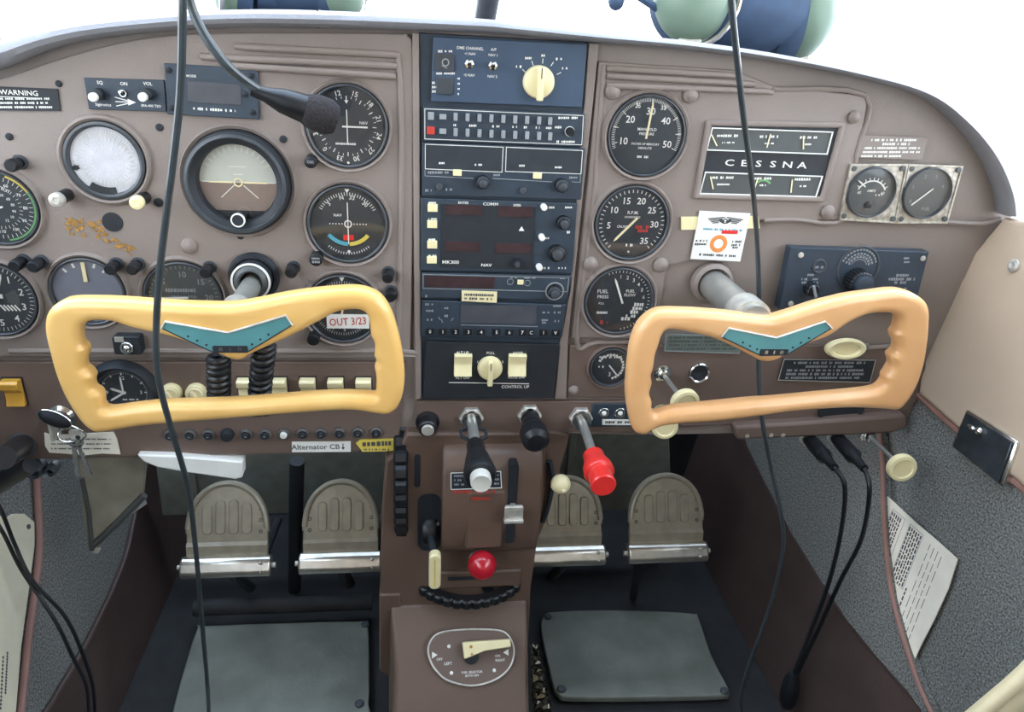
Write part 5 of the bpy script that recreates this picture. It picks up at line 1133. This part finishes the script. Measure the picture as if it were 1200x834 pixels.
# map pocket edge and approach-chart paper tucked behind it
g = thing('map_pocket', 'grey carpeted map pocket edged with brown piping on the right wall', 'pocket', RW.mat())
ep = [(1030, 498), (1034, 545), (1035, 590), (1038, 640), (1046, 700), (1060, 752), (1080, 810), (1100, 850)]
P = [RW.loc(x, y, .014) for x, y in ep]
b = B(); b.poly([p.to_2d() for p in P] + [RW.loc(x, y, .014).to_2d() for x, y in [(1096, 858), (1062, 809), (1026, 769), (991, 726), (957, 674), (926, 624), (896, 566), (874, 522), (870, 505)]], .002, .012); link('pocket_cloth', b, M_carpet, g)
b = B(); b.tube(smooth(P, 5), .003, 8); link('piping', b, M_pipe, g)
o = RW.loc(1075, 670, .0065); g = thing('printed_chart', 'printed white chart sheet tucked behind the right map pocket edge', 'paper', RW.mat(o))
def rl(x, y, w=0): return RW.loc(x, y, w + o.z) - o
pts = [(1036, 577), (1050, 590), (1075, 613), (1100, 634), (1123, 655), (1112, 690), (1096, 725), (1082, 752), (1070, 778), (1055, 740), (1030, 680), (1026, 620)]
b = B(); b.poly([rl(x, y).to_2d() for x, y in pts], 0, .0012); link('sheet', b, M_paper, g)
# printing follows the slope of the sheet
A_, B_, C_ = rl(1040, 592), rl(1112, 655), rl(1046, 690)
ux = (B_ - A_).to_2d(); uy = (rl(1070, 760) - B_).to_2d()
def pp(s, t): return A_.to_2d() + ux * s + uy * t
an = math.atan2(uy.y, uy.x)
b = B(); rnd = random.Random(5)
for s, t0, t1, d in (*[(.12 + .035 * i, .0, .52, 1) for i in range(5)], *[(.42 + .035 * i, .0, .57, 1) for i in range(6)], (.74, .0, .9, 0), (.8, .0, .9, 0), (.86, .0, .9, 0), (.92, .02, .9, 0), (.66, .55, .9, 1), (.5, .62, .8, 1)):
    p, q = pp(s, t0), pp(s, t1); L = (q - p).length; x = 0
    while x < L:
        w = rnd.uniform(.003, .008) if d else rnd.uniform(.006, .02); c = p + (q - p) * ((x + w / 2) / L)
        b.cbox(c.x, c.y, w * .86, .0022 if d else .0008, .0013, .0014, an); x += w * 1.15
link('printing', flat(b), M_ink, g)
b = B()
for s0, s1, t0, t1 in ((.1, .32, -.02, .55), (.4, .62, -.02, .6)):
    b.frame([pp(s0, t0), pp(s0, t1), pp(s1, t1), pp(s1, t0)] if (pp(s0, t1) - pp(s0, t0)).cross(pp(s1, t1) - pp(s0, t1)) > 0 else [pp(s0, t0), pp(s1, t0), pp(s1, t1), pp(s0, t1)], .0008, .0013, .0014)
link('table_rules', flat(b), M_grey, g)
# ashtray
o = RW.loc(1149, 520, .012); g = thing('ashtray', 'flat dark metal ashtray with bright edges on the right wall', 'ashtray', RW.mat(o))
qs = [(1128, 478), (1189, 517), (1170, 571), (1110, 522)]; pf = [(RW.loc(x, y, .02) - o).to_2d() for x, y in qs]
b = B(); b.poly(pf, -.02, .004); link('ashtray_body', b, M_chrome, g, bevel=.003)
c0 = sum(pf, Vector((0, 0))) / 4; b = B(); b.poly([c0 + (p - c0) * .88 for p in pf], .004, .0056); link('lid', b, M_slate if 0 else mat('ashtray_lid', (70, 78, 84), .25, .6, var=.3, scale=60), g, bevel=.001)
b = B(); q = RW.loc(1147, 505, .02) - o; b.ball((q.x, q.y, .007), .005, 14); b.ball((q.x - .012, q.y - .002, .007), .003, 12, (2, 1, 1)); link('catch', b, M_chrome, g)

# things along the bottom lip at the right
g = ccap('cabin_vent_control', 'cream pull knob on a thin rod below the right end of the panel', 1017, 509, 1057, 548, 15.5, .09)
b = B()
for i, (x, y) in enumerate(((875, 510), (903, 509), (917, 509))):
    o = PN.loc(x, y, .012); g = thing('lip_screw', ['leftmost tiny bright screw under the right panel lip', 'middle tiny bright screw under the right panel lip', 'tiny bright screw nearest the two plugs under the panel lip'][i], 'screw', PN.mat(o)); bb = B(); bb.lathe([(.003, 0), (.003, .002), (0, .003)], seg=12); link('head', bb, M_alu, g)
def cable(label, pts, r, group=None, name='cable', m=M_rubber, n=8):
    """pts: (px, py, world Y)"""
    P = smooth([W(x, y, yy) for x, y, yy in pts], n); b = B(); b.tube(P, r, 10); return tag(link(name, b, m, None), label, 'cable', group)
for i, (x, y, tx, ty, lab) in enumerate(((948, 514, 978, 548, 'left of two black headphone plugs under the right panel lip'), (980, 512, 1013, 549, 'right of two black headphone plugs under the right panel lip'))):
    A, E = W(x, y, .0), W(tx, ty, -.07); g = thing('headphone_plug', lab, 'plug', Matrix.Translation(A), 'headphone plugs'); d = E - A; Q = d.to_track_quat('Z', 'Y').to_matrix().to_4x4(); L = d.length
    b = B(); b.lathe([(.0045, -.01), (.0045, 0), (.0085, .001), (.0095, L * .3), (.0088, L * .62), (.006, L * .7), (.005, L), (0, L)], (0, 0, 0), 24, M=Q); link('plug_body', b, M_rubber, g)
    b = B(); b.lathe([(.0098, L * .6), (.0102, L * .61), (.0098, L * .63)], (0, 0, 0), 24, M=Q); link('band', b, M_mblack, g)
    b = B(); b.lathe([(.011, -.003), (.011, .001), (.006, .0015)], (0, 0, 0), 20, M=Q); link('jack_nut', b, M_alu, g)
cable('black cable looping down from the left headphone plug to the splice', [(978, 548, -.07), (990, 570, -.09), (986, 620, -.08), (972, 680, -.06), (950, 740, -.05), (930, 790, -.05)], .0028, 'cables from the headphone plugs')
cable('black cable looping down from the right headphone plug to the splice', [(1013, 549, -.07), (1019, 575, -.09), (1010, 630, -.08), (985, 680, -.06), (960, 735, -.05), (934, 790, -.05)], .0028, 'cables from the headphone plugs')
A = W(930, 788, -.05); E = W(922, 826, -.05); b = B(); d = E - A; b.tube([A + d * t for t in (0, .15, .4, .8, 1)], .0125, 16, taper=lambda t: (.45, .8, 1, 1, .7)[min(4, int(t * 4.001))]); tag(link('cable_splice', b, M_rubber), 'black moulded splice where the two headphone cables join', 'cable splice')
cable('thin black cable hanging in front of the right panel and passing behind the right yoke', [(850, -800, -.27), (855, -300, -.23), (856, -60, -.2), (857, 0, -.19), (865, 80, -.17), (873, 150, -.14), (883, 230, -.1), (888, 300, -.06), (890, 370, -.045), (889, 430, -.04), (893, 490, -.05), (904, 550, -.05), (915, 600, -.05), (918, 640, -.05), (908, 690, -.05), (892, 740, -.05), (876, 785, -.05), (868, 825, -.05), (880, 870, -.05)], .0026, m=M_cable)
cable('thin black cable hanging in front of the left yoke from the top of the photo', [(225, -800, -.27), (219, -300, -.26), (215, -60, -.25), (214, 0, -.25), (211, 110, -.24), (199, 220, -.23), (187, 320, -.215), (183, 400, -.2), (187, 450, -.19), (203, 510, -.16), (220, 570, -.12), (229, 640, -.08), (236, 720, -.05), (243, 800, -.02), (245, 850, 0), (244, 900, .0)], .0027, m=M_cable)
# microphone: cable, tapered sleeve, foam tip
cable('thick black cable curving from the top of the photo down to the microphone', [(150, -560, -.25), (175, -300, -.18), (203, -80, -.12), (222, 0, -.1), (238, 38, -.1), (262, 72, -.1), (285, 93, -.09), (308, 108, -.08)], .0038, m=M_cable)
A, E = W(300, 107, -.082), W(398, 142, -.07); g = thing('microphone', 'dark microphone with tapered sleeve and foam tip across the top left round dial', 'microphone', Matrix.Translation(A)); d = E - A; Q = d.to_track_quat('Z', 'Y').to_matrix().to_4x4(); L = d.length
b = B(); b.lathe([(0, -.005), (.005, -.004), (.006, L * .1), (.0105, L * .3), (.0125, L * .58), (.012, L * .62)], (0, 0, 0), 24, M=Q); link('sleeve', b, M_rubber, g)
b = B(); b.lathe([(.012, L * .56), (.0145, L * .62), (.0158, L * .72), (.0155, L * .86), (.012, L * .96), (0, L)], (0, 0, 0), 28, M=Q); link('foam_tip', b, mat('mic_foam', (44, 40, 42), .95, var=.3, scale=400, bump=1, bscale=500), g)

# headsets on the deck
def headset(label, cups, band, pads, name='aviation_headset'):
    base = cups[0][0]; g = thing(name, label, 'headset', Matrix.Translation(base))
    for c, dr, r in cups:
        Q = Matrix.Translation(c - base) @ dr.to_track_quat('Z', 'Y').to_matrix().to_4x4()
        b = B(); b.lathe([(0, r * .62), (r * .35, r * .6), (r * .7, r * .48), (r * .93, r * .25), (r, 0), (r * .97, -r * .12)], (0, 0, 0), 40, M=Matrix.Identity(4), sx=.86)
        for v in b.bm.verts: v.co = Q @ v.co
        cup = link('ear_cup', b, M_sage, g)
        b = B(); b.lathe([(r * .4, -r * .1), (r * .97, -r * .1), (r * 1.04, -r * .3), (r * 1.0, -r * .52), (r * .8, -r * .62), (r * .5, -r * .5)], (0, 0, 0), 40, sx=.86)
        for v in b.bm.verts: v.co = Q @ v.co
        link('ear_cushion', b, M_navy, cup)
        b = B(); b.tube([Q @ Vector((r * .95 * math.cos(a), r * 1.08 * math.sin(a), r * .25 + .004)) for a in [R(t) for t in range(-100, 101, 12)]], .003, 8); link('stirrup_wire', b, M_chrome, g)
        b = B(); b.cbox(0, -r * .99, r * .5, r * .14, -.004, .012)
        for v in b.bm.verts: v.co = Q @ v.co
        link('hinge_clip', b, M_alu, g, bevel=.001)
    b = B(); b.tube(smooth([p - base for p in band], 8), .016, 12); link('headband', b, M_navy, g)
    for a_, e_, rr in pads:     # folded foam pad and leather band lying between the cups
        a_, e_ = a_ - base, e_ - base; d = e_ - a_; P = [a_ + d * t + Vector((0, .03 * (1 - t), -.002)) for t in (.05, .2, .45, .7, .88)]
        b = B(); b.tube(smooth(P, 5), rr, 28, taper=lambda t: .72 + .3 * math.sin(PI * min(1, t * .7 + .12))); link('head_pad', b, M_navy, g, bevel=.003)
    return g
c1 = W(812, -6, .1); c2 = W(938, 4, .15)
headset('aviation headset on the right half of the glareshield with sage green ear cups', [(c1, Vector((-.12, -1, .15)), .05), (c2, Vector((1, -.12, .1)), .062)],
        [c1 + Vector((.01, .03, .03)), c1 + Vector((.03, .08, .07)), c2 + Vector((-.03, .05, .075)), c2 + Vector((-.005, .02, .04))],
        [(c1, c2, .055)])
b = B(); A = W(770, 10, .1); b.tube([A, W(745, -6, .1), W(722, -2, .1)], .004, 8); b.ball(W(722, 2, .1), .009, 12); tag(link('microphone_boom', b, M_navy), 'short dark microphone boom left of the right headset', 'microphone boom')
c1 = W(272, -14, .1); c2 = W(400, -14, .12)
headset('aviation headset on the left half of the glareshield, only its underside in view', [(c1, Vector((-1, -.3, .1)), .03), (c2, Vector((1, -.5, .1)), .034)],
        [c1 + Vector((.02, .01, -.005)), c1 + Vector((.05, .02, -.004)), c2 + Vector((-.04, .0, -.004)), c2 + Vector((-.015, 0, .0))], [(c1, c2, .026)])

# ================================================================== footwell
def fplate(pts, label, clips):
    F = Frame((0, 0, FLOORZ + .02), (0, 1, 0), (0, 0, 1)); cx = sum(p[0] for p in pts) / len(pts); cy = sum(p[1] for p in pts) / len(pts); o = F.loc(cx, cy)
    g = thing('floor_plate', label, 'floor plate', F.mat(o), 'floor plates in the footwells'); pf = [tuple((F.loc(x, y) - o).to_2d()) for x, y in pts]
    plate('plate_sheet', [[tuple(p) for p in smooth([Vector(p) for p in pf], 3, True)]], .012, .003, M_plate, g, -.014)
    for x, y in clips: q = F.loc(x, y) - o; b = B(); b.lathe([(.0065, -.001), (.0065, .001), (.005, .0025), (0, .003)], (q.x, q.y, 0), 20); link('fastener', b, M_bez, g)
fplate([(634, 735), (637, 719), (650, 715), (700, 713), (760, 714), (812, 717), (819, 722), (834, 765), (853, 802), (855, 810), (845, 813), (750, 815), (670, 815), (655, 811), (648, 800), (640, 765)], 'grey metal floor plate in the right footwell', [(658, 807), (849, 809), (642, 722)])
fplate([(231, 734), (242, 731), (330, 728), (420, 726), (431, 730), (433, 780), (432, 822), (424, 842), (300, 870), (200, 880), (196, 860), (210, 800)], 'grey metal floor plate in the left footwell', [(421, 824), (428, 731), (225, 860)])
c0, c1_ = W(228, 712, .2), W(436, 705, .2); b = B(); b.tube([c0, c1_], .013, 16)
g = tag(link('torque_tube', b, M_dark), 'black scuffed tube running across the left footwell behind the floor plate', 'tube')
PEDM = None
def pedal(cx, yt, yb, w, wb, label, yy=.12):
    """cx centre px, yt top px, yb bottom px"""
    global PEDM
    base = W(cx, yb, yy); F = Frame(base, (0, .42, .91), (0, -.91, .42)); g = thing('rudder_pedal', label, 'pedal', F.mat(), 'rudder pedals')
    k = F.mx(cx, yb - 30); Hh = (F.loc(cx, yt) - F.loc(cx, yb)).y; w2 = w * k / 2; wb2 = wb * k / 2
    hb = Hh * .215
    out = [(-w2 * .97, hb * .6), (w2 * .97, hb * .6), (w2 * .97, Hh * .45)] + [(w2 * 1.0 * math.cos(R(a)), Hh * .45 + (Hh * .55) * math.sin(R(a)) ** .85) for a in range(0, 181, 9)] + [(-w2 * .97, Hh * .45)]
    plate('pedal_plate', [out], .009, .003, M_pedal, g, 0)
    rim = [(-w2 * .93, Hh * .5)] + [(-w2 * .93 * math.cos(R(a)), Hh * .45 + Hh * .52 * math.sin(R(a)) ** .85) for a in range(9, 172, 9)] + [(w2 * .93, Hh * .5)]
    b = B(); b.tube([(x, y, .009) for x, y in rim], .0042, 8); link('pedal_rim', b, M_pedal, g)
    for i, x in enumerate((-.5, -.17, .16, .49)):
        b = B(); h0, h1 = Hh * .44, Hh * (.82 - .12 * abs(x)); b.rrect(x * w2 * .95, (h0 + h1) / 2, w2 * .24, h1 - h0, .007, .0115, w2 * .1, 5); link('tread_rib', b, M_pedal, g, bevel=.0015)
    b = B()
    for s in (-1, 1):
        for t in (.46, .58, .7): b.lathe([(.0028, .008), (.0028, .0098), (.0015, .0098), (.0015, .0085), (0, .0085)], (s * w2 * .8, Hh * t, 0), 14)
    link('rivets', b, M_slate, g)
    b = B(); b.add([(s * w2 * .96, y, z) for s in (-1, 1) for y, z in ((hb * .7, .006), (hb * 1.5, .012), (Hh * .36, .009), (Hh * .36, 0), (hb * .7, 0))], [(0, 1, 6, 5), (1, 2, 7, 6), (2, 3, 8, 7), (0, 4, 3, 2, 1), (5, 6, 7, 8, 9)]); link('lower_skirt', b, M_pedal, g)
    pr = [(0, .002), (0, .018), (hb * .25, .023), (hb * .8, .021), (hb, .014), (hb, .002)]; n = len(pr)
    b = B(); b.add([(s * wb2, y, z) for s in (-1, 1) for y, z in pr], [(i, (i + 1) % n, n + (i + 1) % n, n + i) for i in range(n)] + [tuple(range(n))[::-1], tuple(range(n, 2 * n))]); bar = link('foot_bar', b, M_chrome if 0 else mat('pedal_bar', (214, 210, 200), .28, .9, var=.12, scale=60), g, bevel=.003)
    b = B()
    for y in (.3, .7): b.ball((wb2 * .78, hb * y, .022), .0028, 10)
    b.lathe([(.004, -.004), (.004, .004), (0, .004)], (wb2 * 1.02, hb * .5, .01), 12, M=Matrix.Rotation(R(90), 4, 'Y')); b.lathe([(.004, -.004), (.004, .004), (0, .004)], (-wb2 * 1.02, hb * .5, .01), 12, M=Matrix.Rotation(R(-90), 4, 'Y')); link('bar_bolts', b, M_alu, bar)
    b = B(); b.tube([(0, Hh * .2, 0), (0, -.02, -.05), (0, -.06, -.14)], .009, 10); b.tube([(w2 * .9, hb, 0), (w2 * .9, hb + .01, -.03), (w2 * 1.05, Hh * .5, -.05)], .006, 8); link('pedal_arm', b, M_mblack, g)
    return g
pedal(268, 562, 673, 98, 105, 'leftmost rudder pedal, beside the hanging cable in the left footwell')
pedal(400, 560, 668, 90, 96, 'rudder pedal in the left footwell next to the center pedestal')
pedal(664, 556, 660, 82, 86, 'rudder pedal in the right footwell half hidden by the pedestal')
pedal(779, 553, 656, 88, 92, 'rightmost rudder pedal, standing clear in the right footwell')
# panels of the firewall seen above the pedals
for pts, lab in (([(625, 480), (783, 480), (786, 560), (790, 596), (620, 600)], 'grey-green firewall panel above the right rudder pedals'), ([(178, 510), (470, 505), (470, 600), (190, 604)], 'grey firewall panel above the left rudder pedals')):
    F = YF(.32); o = F.loc(*pts[0]); g = thing('firewall_panel', lab, 'panel', F.mat(o)); b = B(); b.poly([(F.loc(x, y) - o).to_2d() for x, y in pts], -.006, 0); link('panel_sheet', b, mat('firewall_green', (136, 142, 134), .6, var=.15), g, bevel=.002)
    b = B(); q = F.loc(pts[0][0] + 40, 530) - o; b.box(q.x, q.x + .012, q.y - .1, q.y + .06, 0, .008); link('stiffener', b, MATS['firewall_green'], g, bevel=.002)
# pedal hanger bar and brake cylinders behind
A, E = W(345, 690, .26), W(348, 540, .2); b = B(); b.tube([A, E], .011, 14); tag(link('brake_cylinder', b, M_mblack), 'black brake cylinder standing between the two left rudder pedals', 'cylinder')
A, E = W(742, 700, .22), W(748, 655, .2); b = B(); b.tube([A, E], .007, 12); tag(link('brake_cylinder', b, M_mblack), 'black brake rod below the rightmost rudder pedal', 'cylinder')
# white parking brake blade
o = W(222, 548, -.01); g = thing('parking_brake_handle', 'long flat white tapering handle under the left side of the panel', 'handle', PN.mat(PN.loc(222, 548, .01)))
oo = PN.loc(222, 548, .01); b = B(); b.poly([(PN.loc(x, y, .01) - oo).to_2d() for x, y in ((160, 533), (200, 534), (284, 541), (284, 560), (276, 562), (220, 554), (185, 548), (168, 541))], -.02, 0); link('blade', b, M_white, g, bevel=.002)

# ================================================================== left wall things
# grey vinyl pouch
def lwp(x, y, w=0): return LW.loc(x, y, w)
o = YF(.03).loc(132, 585); F3 = YF(.05); o = F3.loc(132, 585); g = thing('map_pouch', 'grey translucent vinyl pouch hanging below the panel at the left', 'pouch', F3.mat(o))
b = B(); b.poly([(F3.loc(x, y) - o).to_2d() for x, y in ((92, 534), (172, 532), (170, 560), (168, 580), (140, 612), (112, 646), (104, 640), (98, 600))], -.004, .003); link('pouch_cloth', b, mat('pouch_vinyl', (140, 136, 124), .4, var=.25, scale=25, bump=.6, bscale=60), g, bevel=.001)
b = B(); b.tube([(F3.loc(x, y, .004) - o) for x, y in ((169, 580), (140, 610), (108, 640))], .0045, 8); link('hem', b, M_slate, g)
b = B(); b.tube([(F3.loc(x, y, .004) - o) for x, y in ((96, 560), (104, 600), (108, 644))], .003, 8); link('side_seam', b, M_slate, g)
b = B(); b.poly([(F3.loc(x, y) - o).to_2d() for x, y in ((170, 582), (172, 590), (150, 605), (128, 622), (142, 610))], -.001, .001); link('paper_edge', b, M_grey, g)
b = B(); q = F3.loc(111, 645, .004) - o; b.lathe([(0, 0), (.0055, 0), (.0055, .003), (0, .004)], (q.x, q.y, 0), 18); link('snap', b, M_alu, g)
# cream plastic door edge panel and its piping
o = LW.loc(15, 720, .012); g = thing('door_pocket_card', 'cream plastic sheet at the lower left edge with small vertical print', 'sheet', LW.mat(o))
b = B(); b.poly([(LW.loc(x, y, .012) - o).to_2d() for x, y in ((-60, 600), (8, 606), (14, 602), (26, 602), (38, 612), (38, 640), (30, 700), (22, 760), (16, 834), (10, 900), (-80, 900))], -.002, .003); link('sheet', b, M_cream if 0 else mat('ivory_sheet', (214, 208, 184), .45, var=.05), g, bevel=.001)
b = B()
for x, y0_, y1_ in ((4, 770, 834), (9, 765, 815)):
    for t in range(14):
        yy = y0_ + (y1_ - y0_) * t / 14; q = LW.loc(x - (yy - y0_) * .05, yy, .0155) - o; b.cbox(q.x, q.y, .0022, .003, .0032, .0034)
link('printing', flat(b), M_ink, g)
b = B(); q = LW.loc(33, 617, .015) - o; b.lathe([(.003, .003), (.003, .0045), (0, .005)], (q.x, q.y, 0), 12); link('fastener', b, M_slate, g)
b = B(); b.tube(smooth([LW.loc(x, y, .006) for x, y in ((42, 545), (44, 580), (46, 640), (40, 700), (34, 740), (30, 780), (24, 834), (16, 900))], 5), .0045, 10); o_ = tag(link('wall_piping', b, M_pipe), 'pinkish brown piping running down the left carpeted wall', 'piping', mw=LW.mat())
# metal fittings below the panel
for i, (x, y, r, lab) in enumerate(((40, 551, 11, 'larger dark jack fitting below the left end of the panel'), (60, 551, 7, 'smaller dark jack fitting beside the larger one below the panel'))):
    F = YF(.0); o = F.loc(x, y); g = thing('jack_fitting', lab, 'jack', F.mat(o)); k = F.mx(x, y) * r; b = B(); b.lathe([(k * .5, -.01), (k * .5, .004), (k * .8, .006), (k, .003), (k, -.012)], seg=28); link('nut', b, M_alu if 0 else M_bez, g); b = B(); b.cyl(0, 0, k * .5, -.01, .001, 20); link('socket', b, M_mblack, g)
cable('black cable at the lower left running from the edge, upper of the two', [(-30, 540, -.03), (0, 595, -.04), (17, 637, -.04), (38, 680, -.05), (76, 722, -.05), (98, 769, -.05), (110, 811, -.05), (112, 870, -.05)], .0022, 'cables at the lower left')
cable('black cable at the lower left crossing under its twin', [(-30, 580, -.02), (0, 618, -.035), (25, 667, -.043), (64, 726, -.06), (85, 769, -.06), (101, 802, -.06), (104, 834, -.06), (104, 880, -.06)], .0022, 'cables at the lower left')
A, E = W(-20, 575, -.0), W(36, 545, -.03); b = B(); b.tube([A, A.lerp(E, .5), E], .014, 14, taper=lambda t: 1 - .35 * t); tag(link('jack_plug', b, M_rubber), 'black plug body at the far left edge just under the panel', 'plug')
# ignition key, fob, ring
o = PN.loc(73, 488, .0); g = thing('ignition_switch', 'round metal ignition switch half hidden behind the left yoke corner', 'switch', PN.mat(o)); b = B(); b.lathe([(.015, 0), (.015, .003), (.011, .006), (.011, .012), (0, .012)], seg=32); link('barrel', b, M_chrome, g)
b = B(); b.box(-.0015, .0015, -.014, .014, .012, .03); link('key_blade', b, M_alu, g)
o = PN.loc(64, 491, .03); g = thing('key_fob', 'black oval key fob hanging at the ignition switch', 'key fob', PN.mat(o) @ Matrix.Rotation(R(-28), 4, 'Z'))
b = B(); b.ball((0, 0, 0), .0165, 28, (1, .48, .4)); link('fob_body', b, mat('fob_matte', (26, 28, 32), .6, var=.1, spec=.3), g); b = B(); b.tube([(.0172 * math.cos(R(a)), .0085 * math.sin(R(a)), .0) for a in range(0, 361, 12)], .0009, 6); link('edge_trim', b, M_chrome, g)
o = PN.loc(84, 508, .03); g = thing('key_ring', 'steel split ring holding the keys below the black fob', 'key ring', PN.mat(o)); b = B(); b.tube([(.014 * math.cos(R(a)), .010 * math.sin(R(a)), .003 * math.sin(R(a * 2))) for a in range(0, 361, 10)], .0011, 8, cap=False); link('ring', b, M_chrome, g)
b = B(); b.rrect(.004, -.001, .0125, .011, -.002, .001, .002); link('tag_plate', b, M_alu, g); b = B(); b.cyl(.006, -.004, .0026, .001, .0014, 14); link('tag_hole', b, M_mblack, g)
for i, (tx, rot, lab) in enumerate(((91, -4, 'front steel key hanging straight down from the ring'), (97, 7, 'back steel key, slightly tilted beside the front key'))):
    o = PN.loc(86 + i * 4, 514, .03 - .004 * i); g = thing('key', lab, 'key', PN.mat(o) @ Matrix.Rotation(R(rot), 4, 'Z'), 'keys on the ring')
    b = B(); b.lathe([(.0025, -.0008), (.0062, -.0008), (.0062, .0008), (.0025, .0008), (.0025, -.0008)], (0, -.004, 0), 20); link('bow', b, M_chrome, g)
    pts = [(-.0026, -.008), (-.0026, -.046), (0, -.05), (.0026, -.046)] + [(.0026 - (.0012 if j % 2 else 0), -.044 + .004 * j) for j in range(1, 8)] + [(.0026, -.008)]
    b = B(); b.poly(pts, -.0008, .0008); link('blade', b, M_chrome, g)
# seat corner at the bottom right, near the camera
A, E = W(1125, 850, -.42), W(1262, 728, -.42); g = thing('seat_cushion', 'beige vinyl seat corner with rounded piping at the bottom right', 'seat', Matrix.Translation(A)); d = E - A; nrm = Vector((0, -.9, -.45)).normalized(); dn = d.normalized(); q = dn.cross(nrm).normalized()
if q.z > 0: q = -q
for i, (s, r_) in enumerate(((0, .005), (.014, .011), (.03, .008))):
    b = B(); b.tube([dn * -.1 + q * s, d * .5 + q * s + nrm * .004, d + q * s], r_, 18); link('cushion_roll', b, mat('seat_beige', (196, 184, 150), .5, var=.08, scale=20, bump=.2), g)
b = B(); c = q * .06 + nrm * .012; b.tube([dn * -.1 + c, d * .5 + c, d + c], .032, 20); link('cushion_body', b, MATS['seat_beige'], g)

# ================================================================== outside and light
b = B(); b.box(-60, 60, -60, 90, -1.75, -1.7); o_ = struct(link('ground', b, mat('apron_concrete', (200, 200, 196), .8, scale=.5)))
w = bpy.data.worlds.new('sky'); SC.world = w; w.use_nodes = True; nt = w.node_tree; bg = nt.nodes['Background']
tc = nt.nodes.new('ShaderNodeTexCoord'); sp = nt.nodes.new('ShaderNodeSeparateXYZ'); rp = nt.nodes.new('ShaderNodeValToRGB')
nt.links.new(tc.outputs['Generated'], sp.inputs[0]); nt.links.new(sp.outputs['Z'], rp.inputs[0]); nt.links.new(rp.outputs[0], bg.inputs[0])
rp.color_ramp.elements[0].color = (.97, .98, 1, 1); rp.color_ramp.elements[1].color = (.62, .78, 1, 1)
bg.inputs[1].default_value = 6.6
def area(name, loc, rot, sx, sy, e, col=(1, 1, 1)):
    l = bpy.data.lights.new(name, 'AREA'); l.shape = 'RECTANGLE'; l.size = sx; l.size_y = sy; l.energy = e; l.color = col
    o = bpy.data.objects.new(name, l); COL.objects.link(o); o.location = loc; o.rotation_euler = rot; return o
s = bpy.data.lights.new('sun', 'SUN'); s.energy = 0.9; s.angle = R(8); s.color = (1, .97, .92); so = bpy.data.objects.new('sun', s); COL.objects.link(so); so.rotation_euler = Vector((.4, -.75, -.8)).to_track_quat('-Z', 'Y').to_euler()
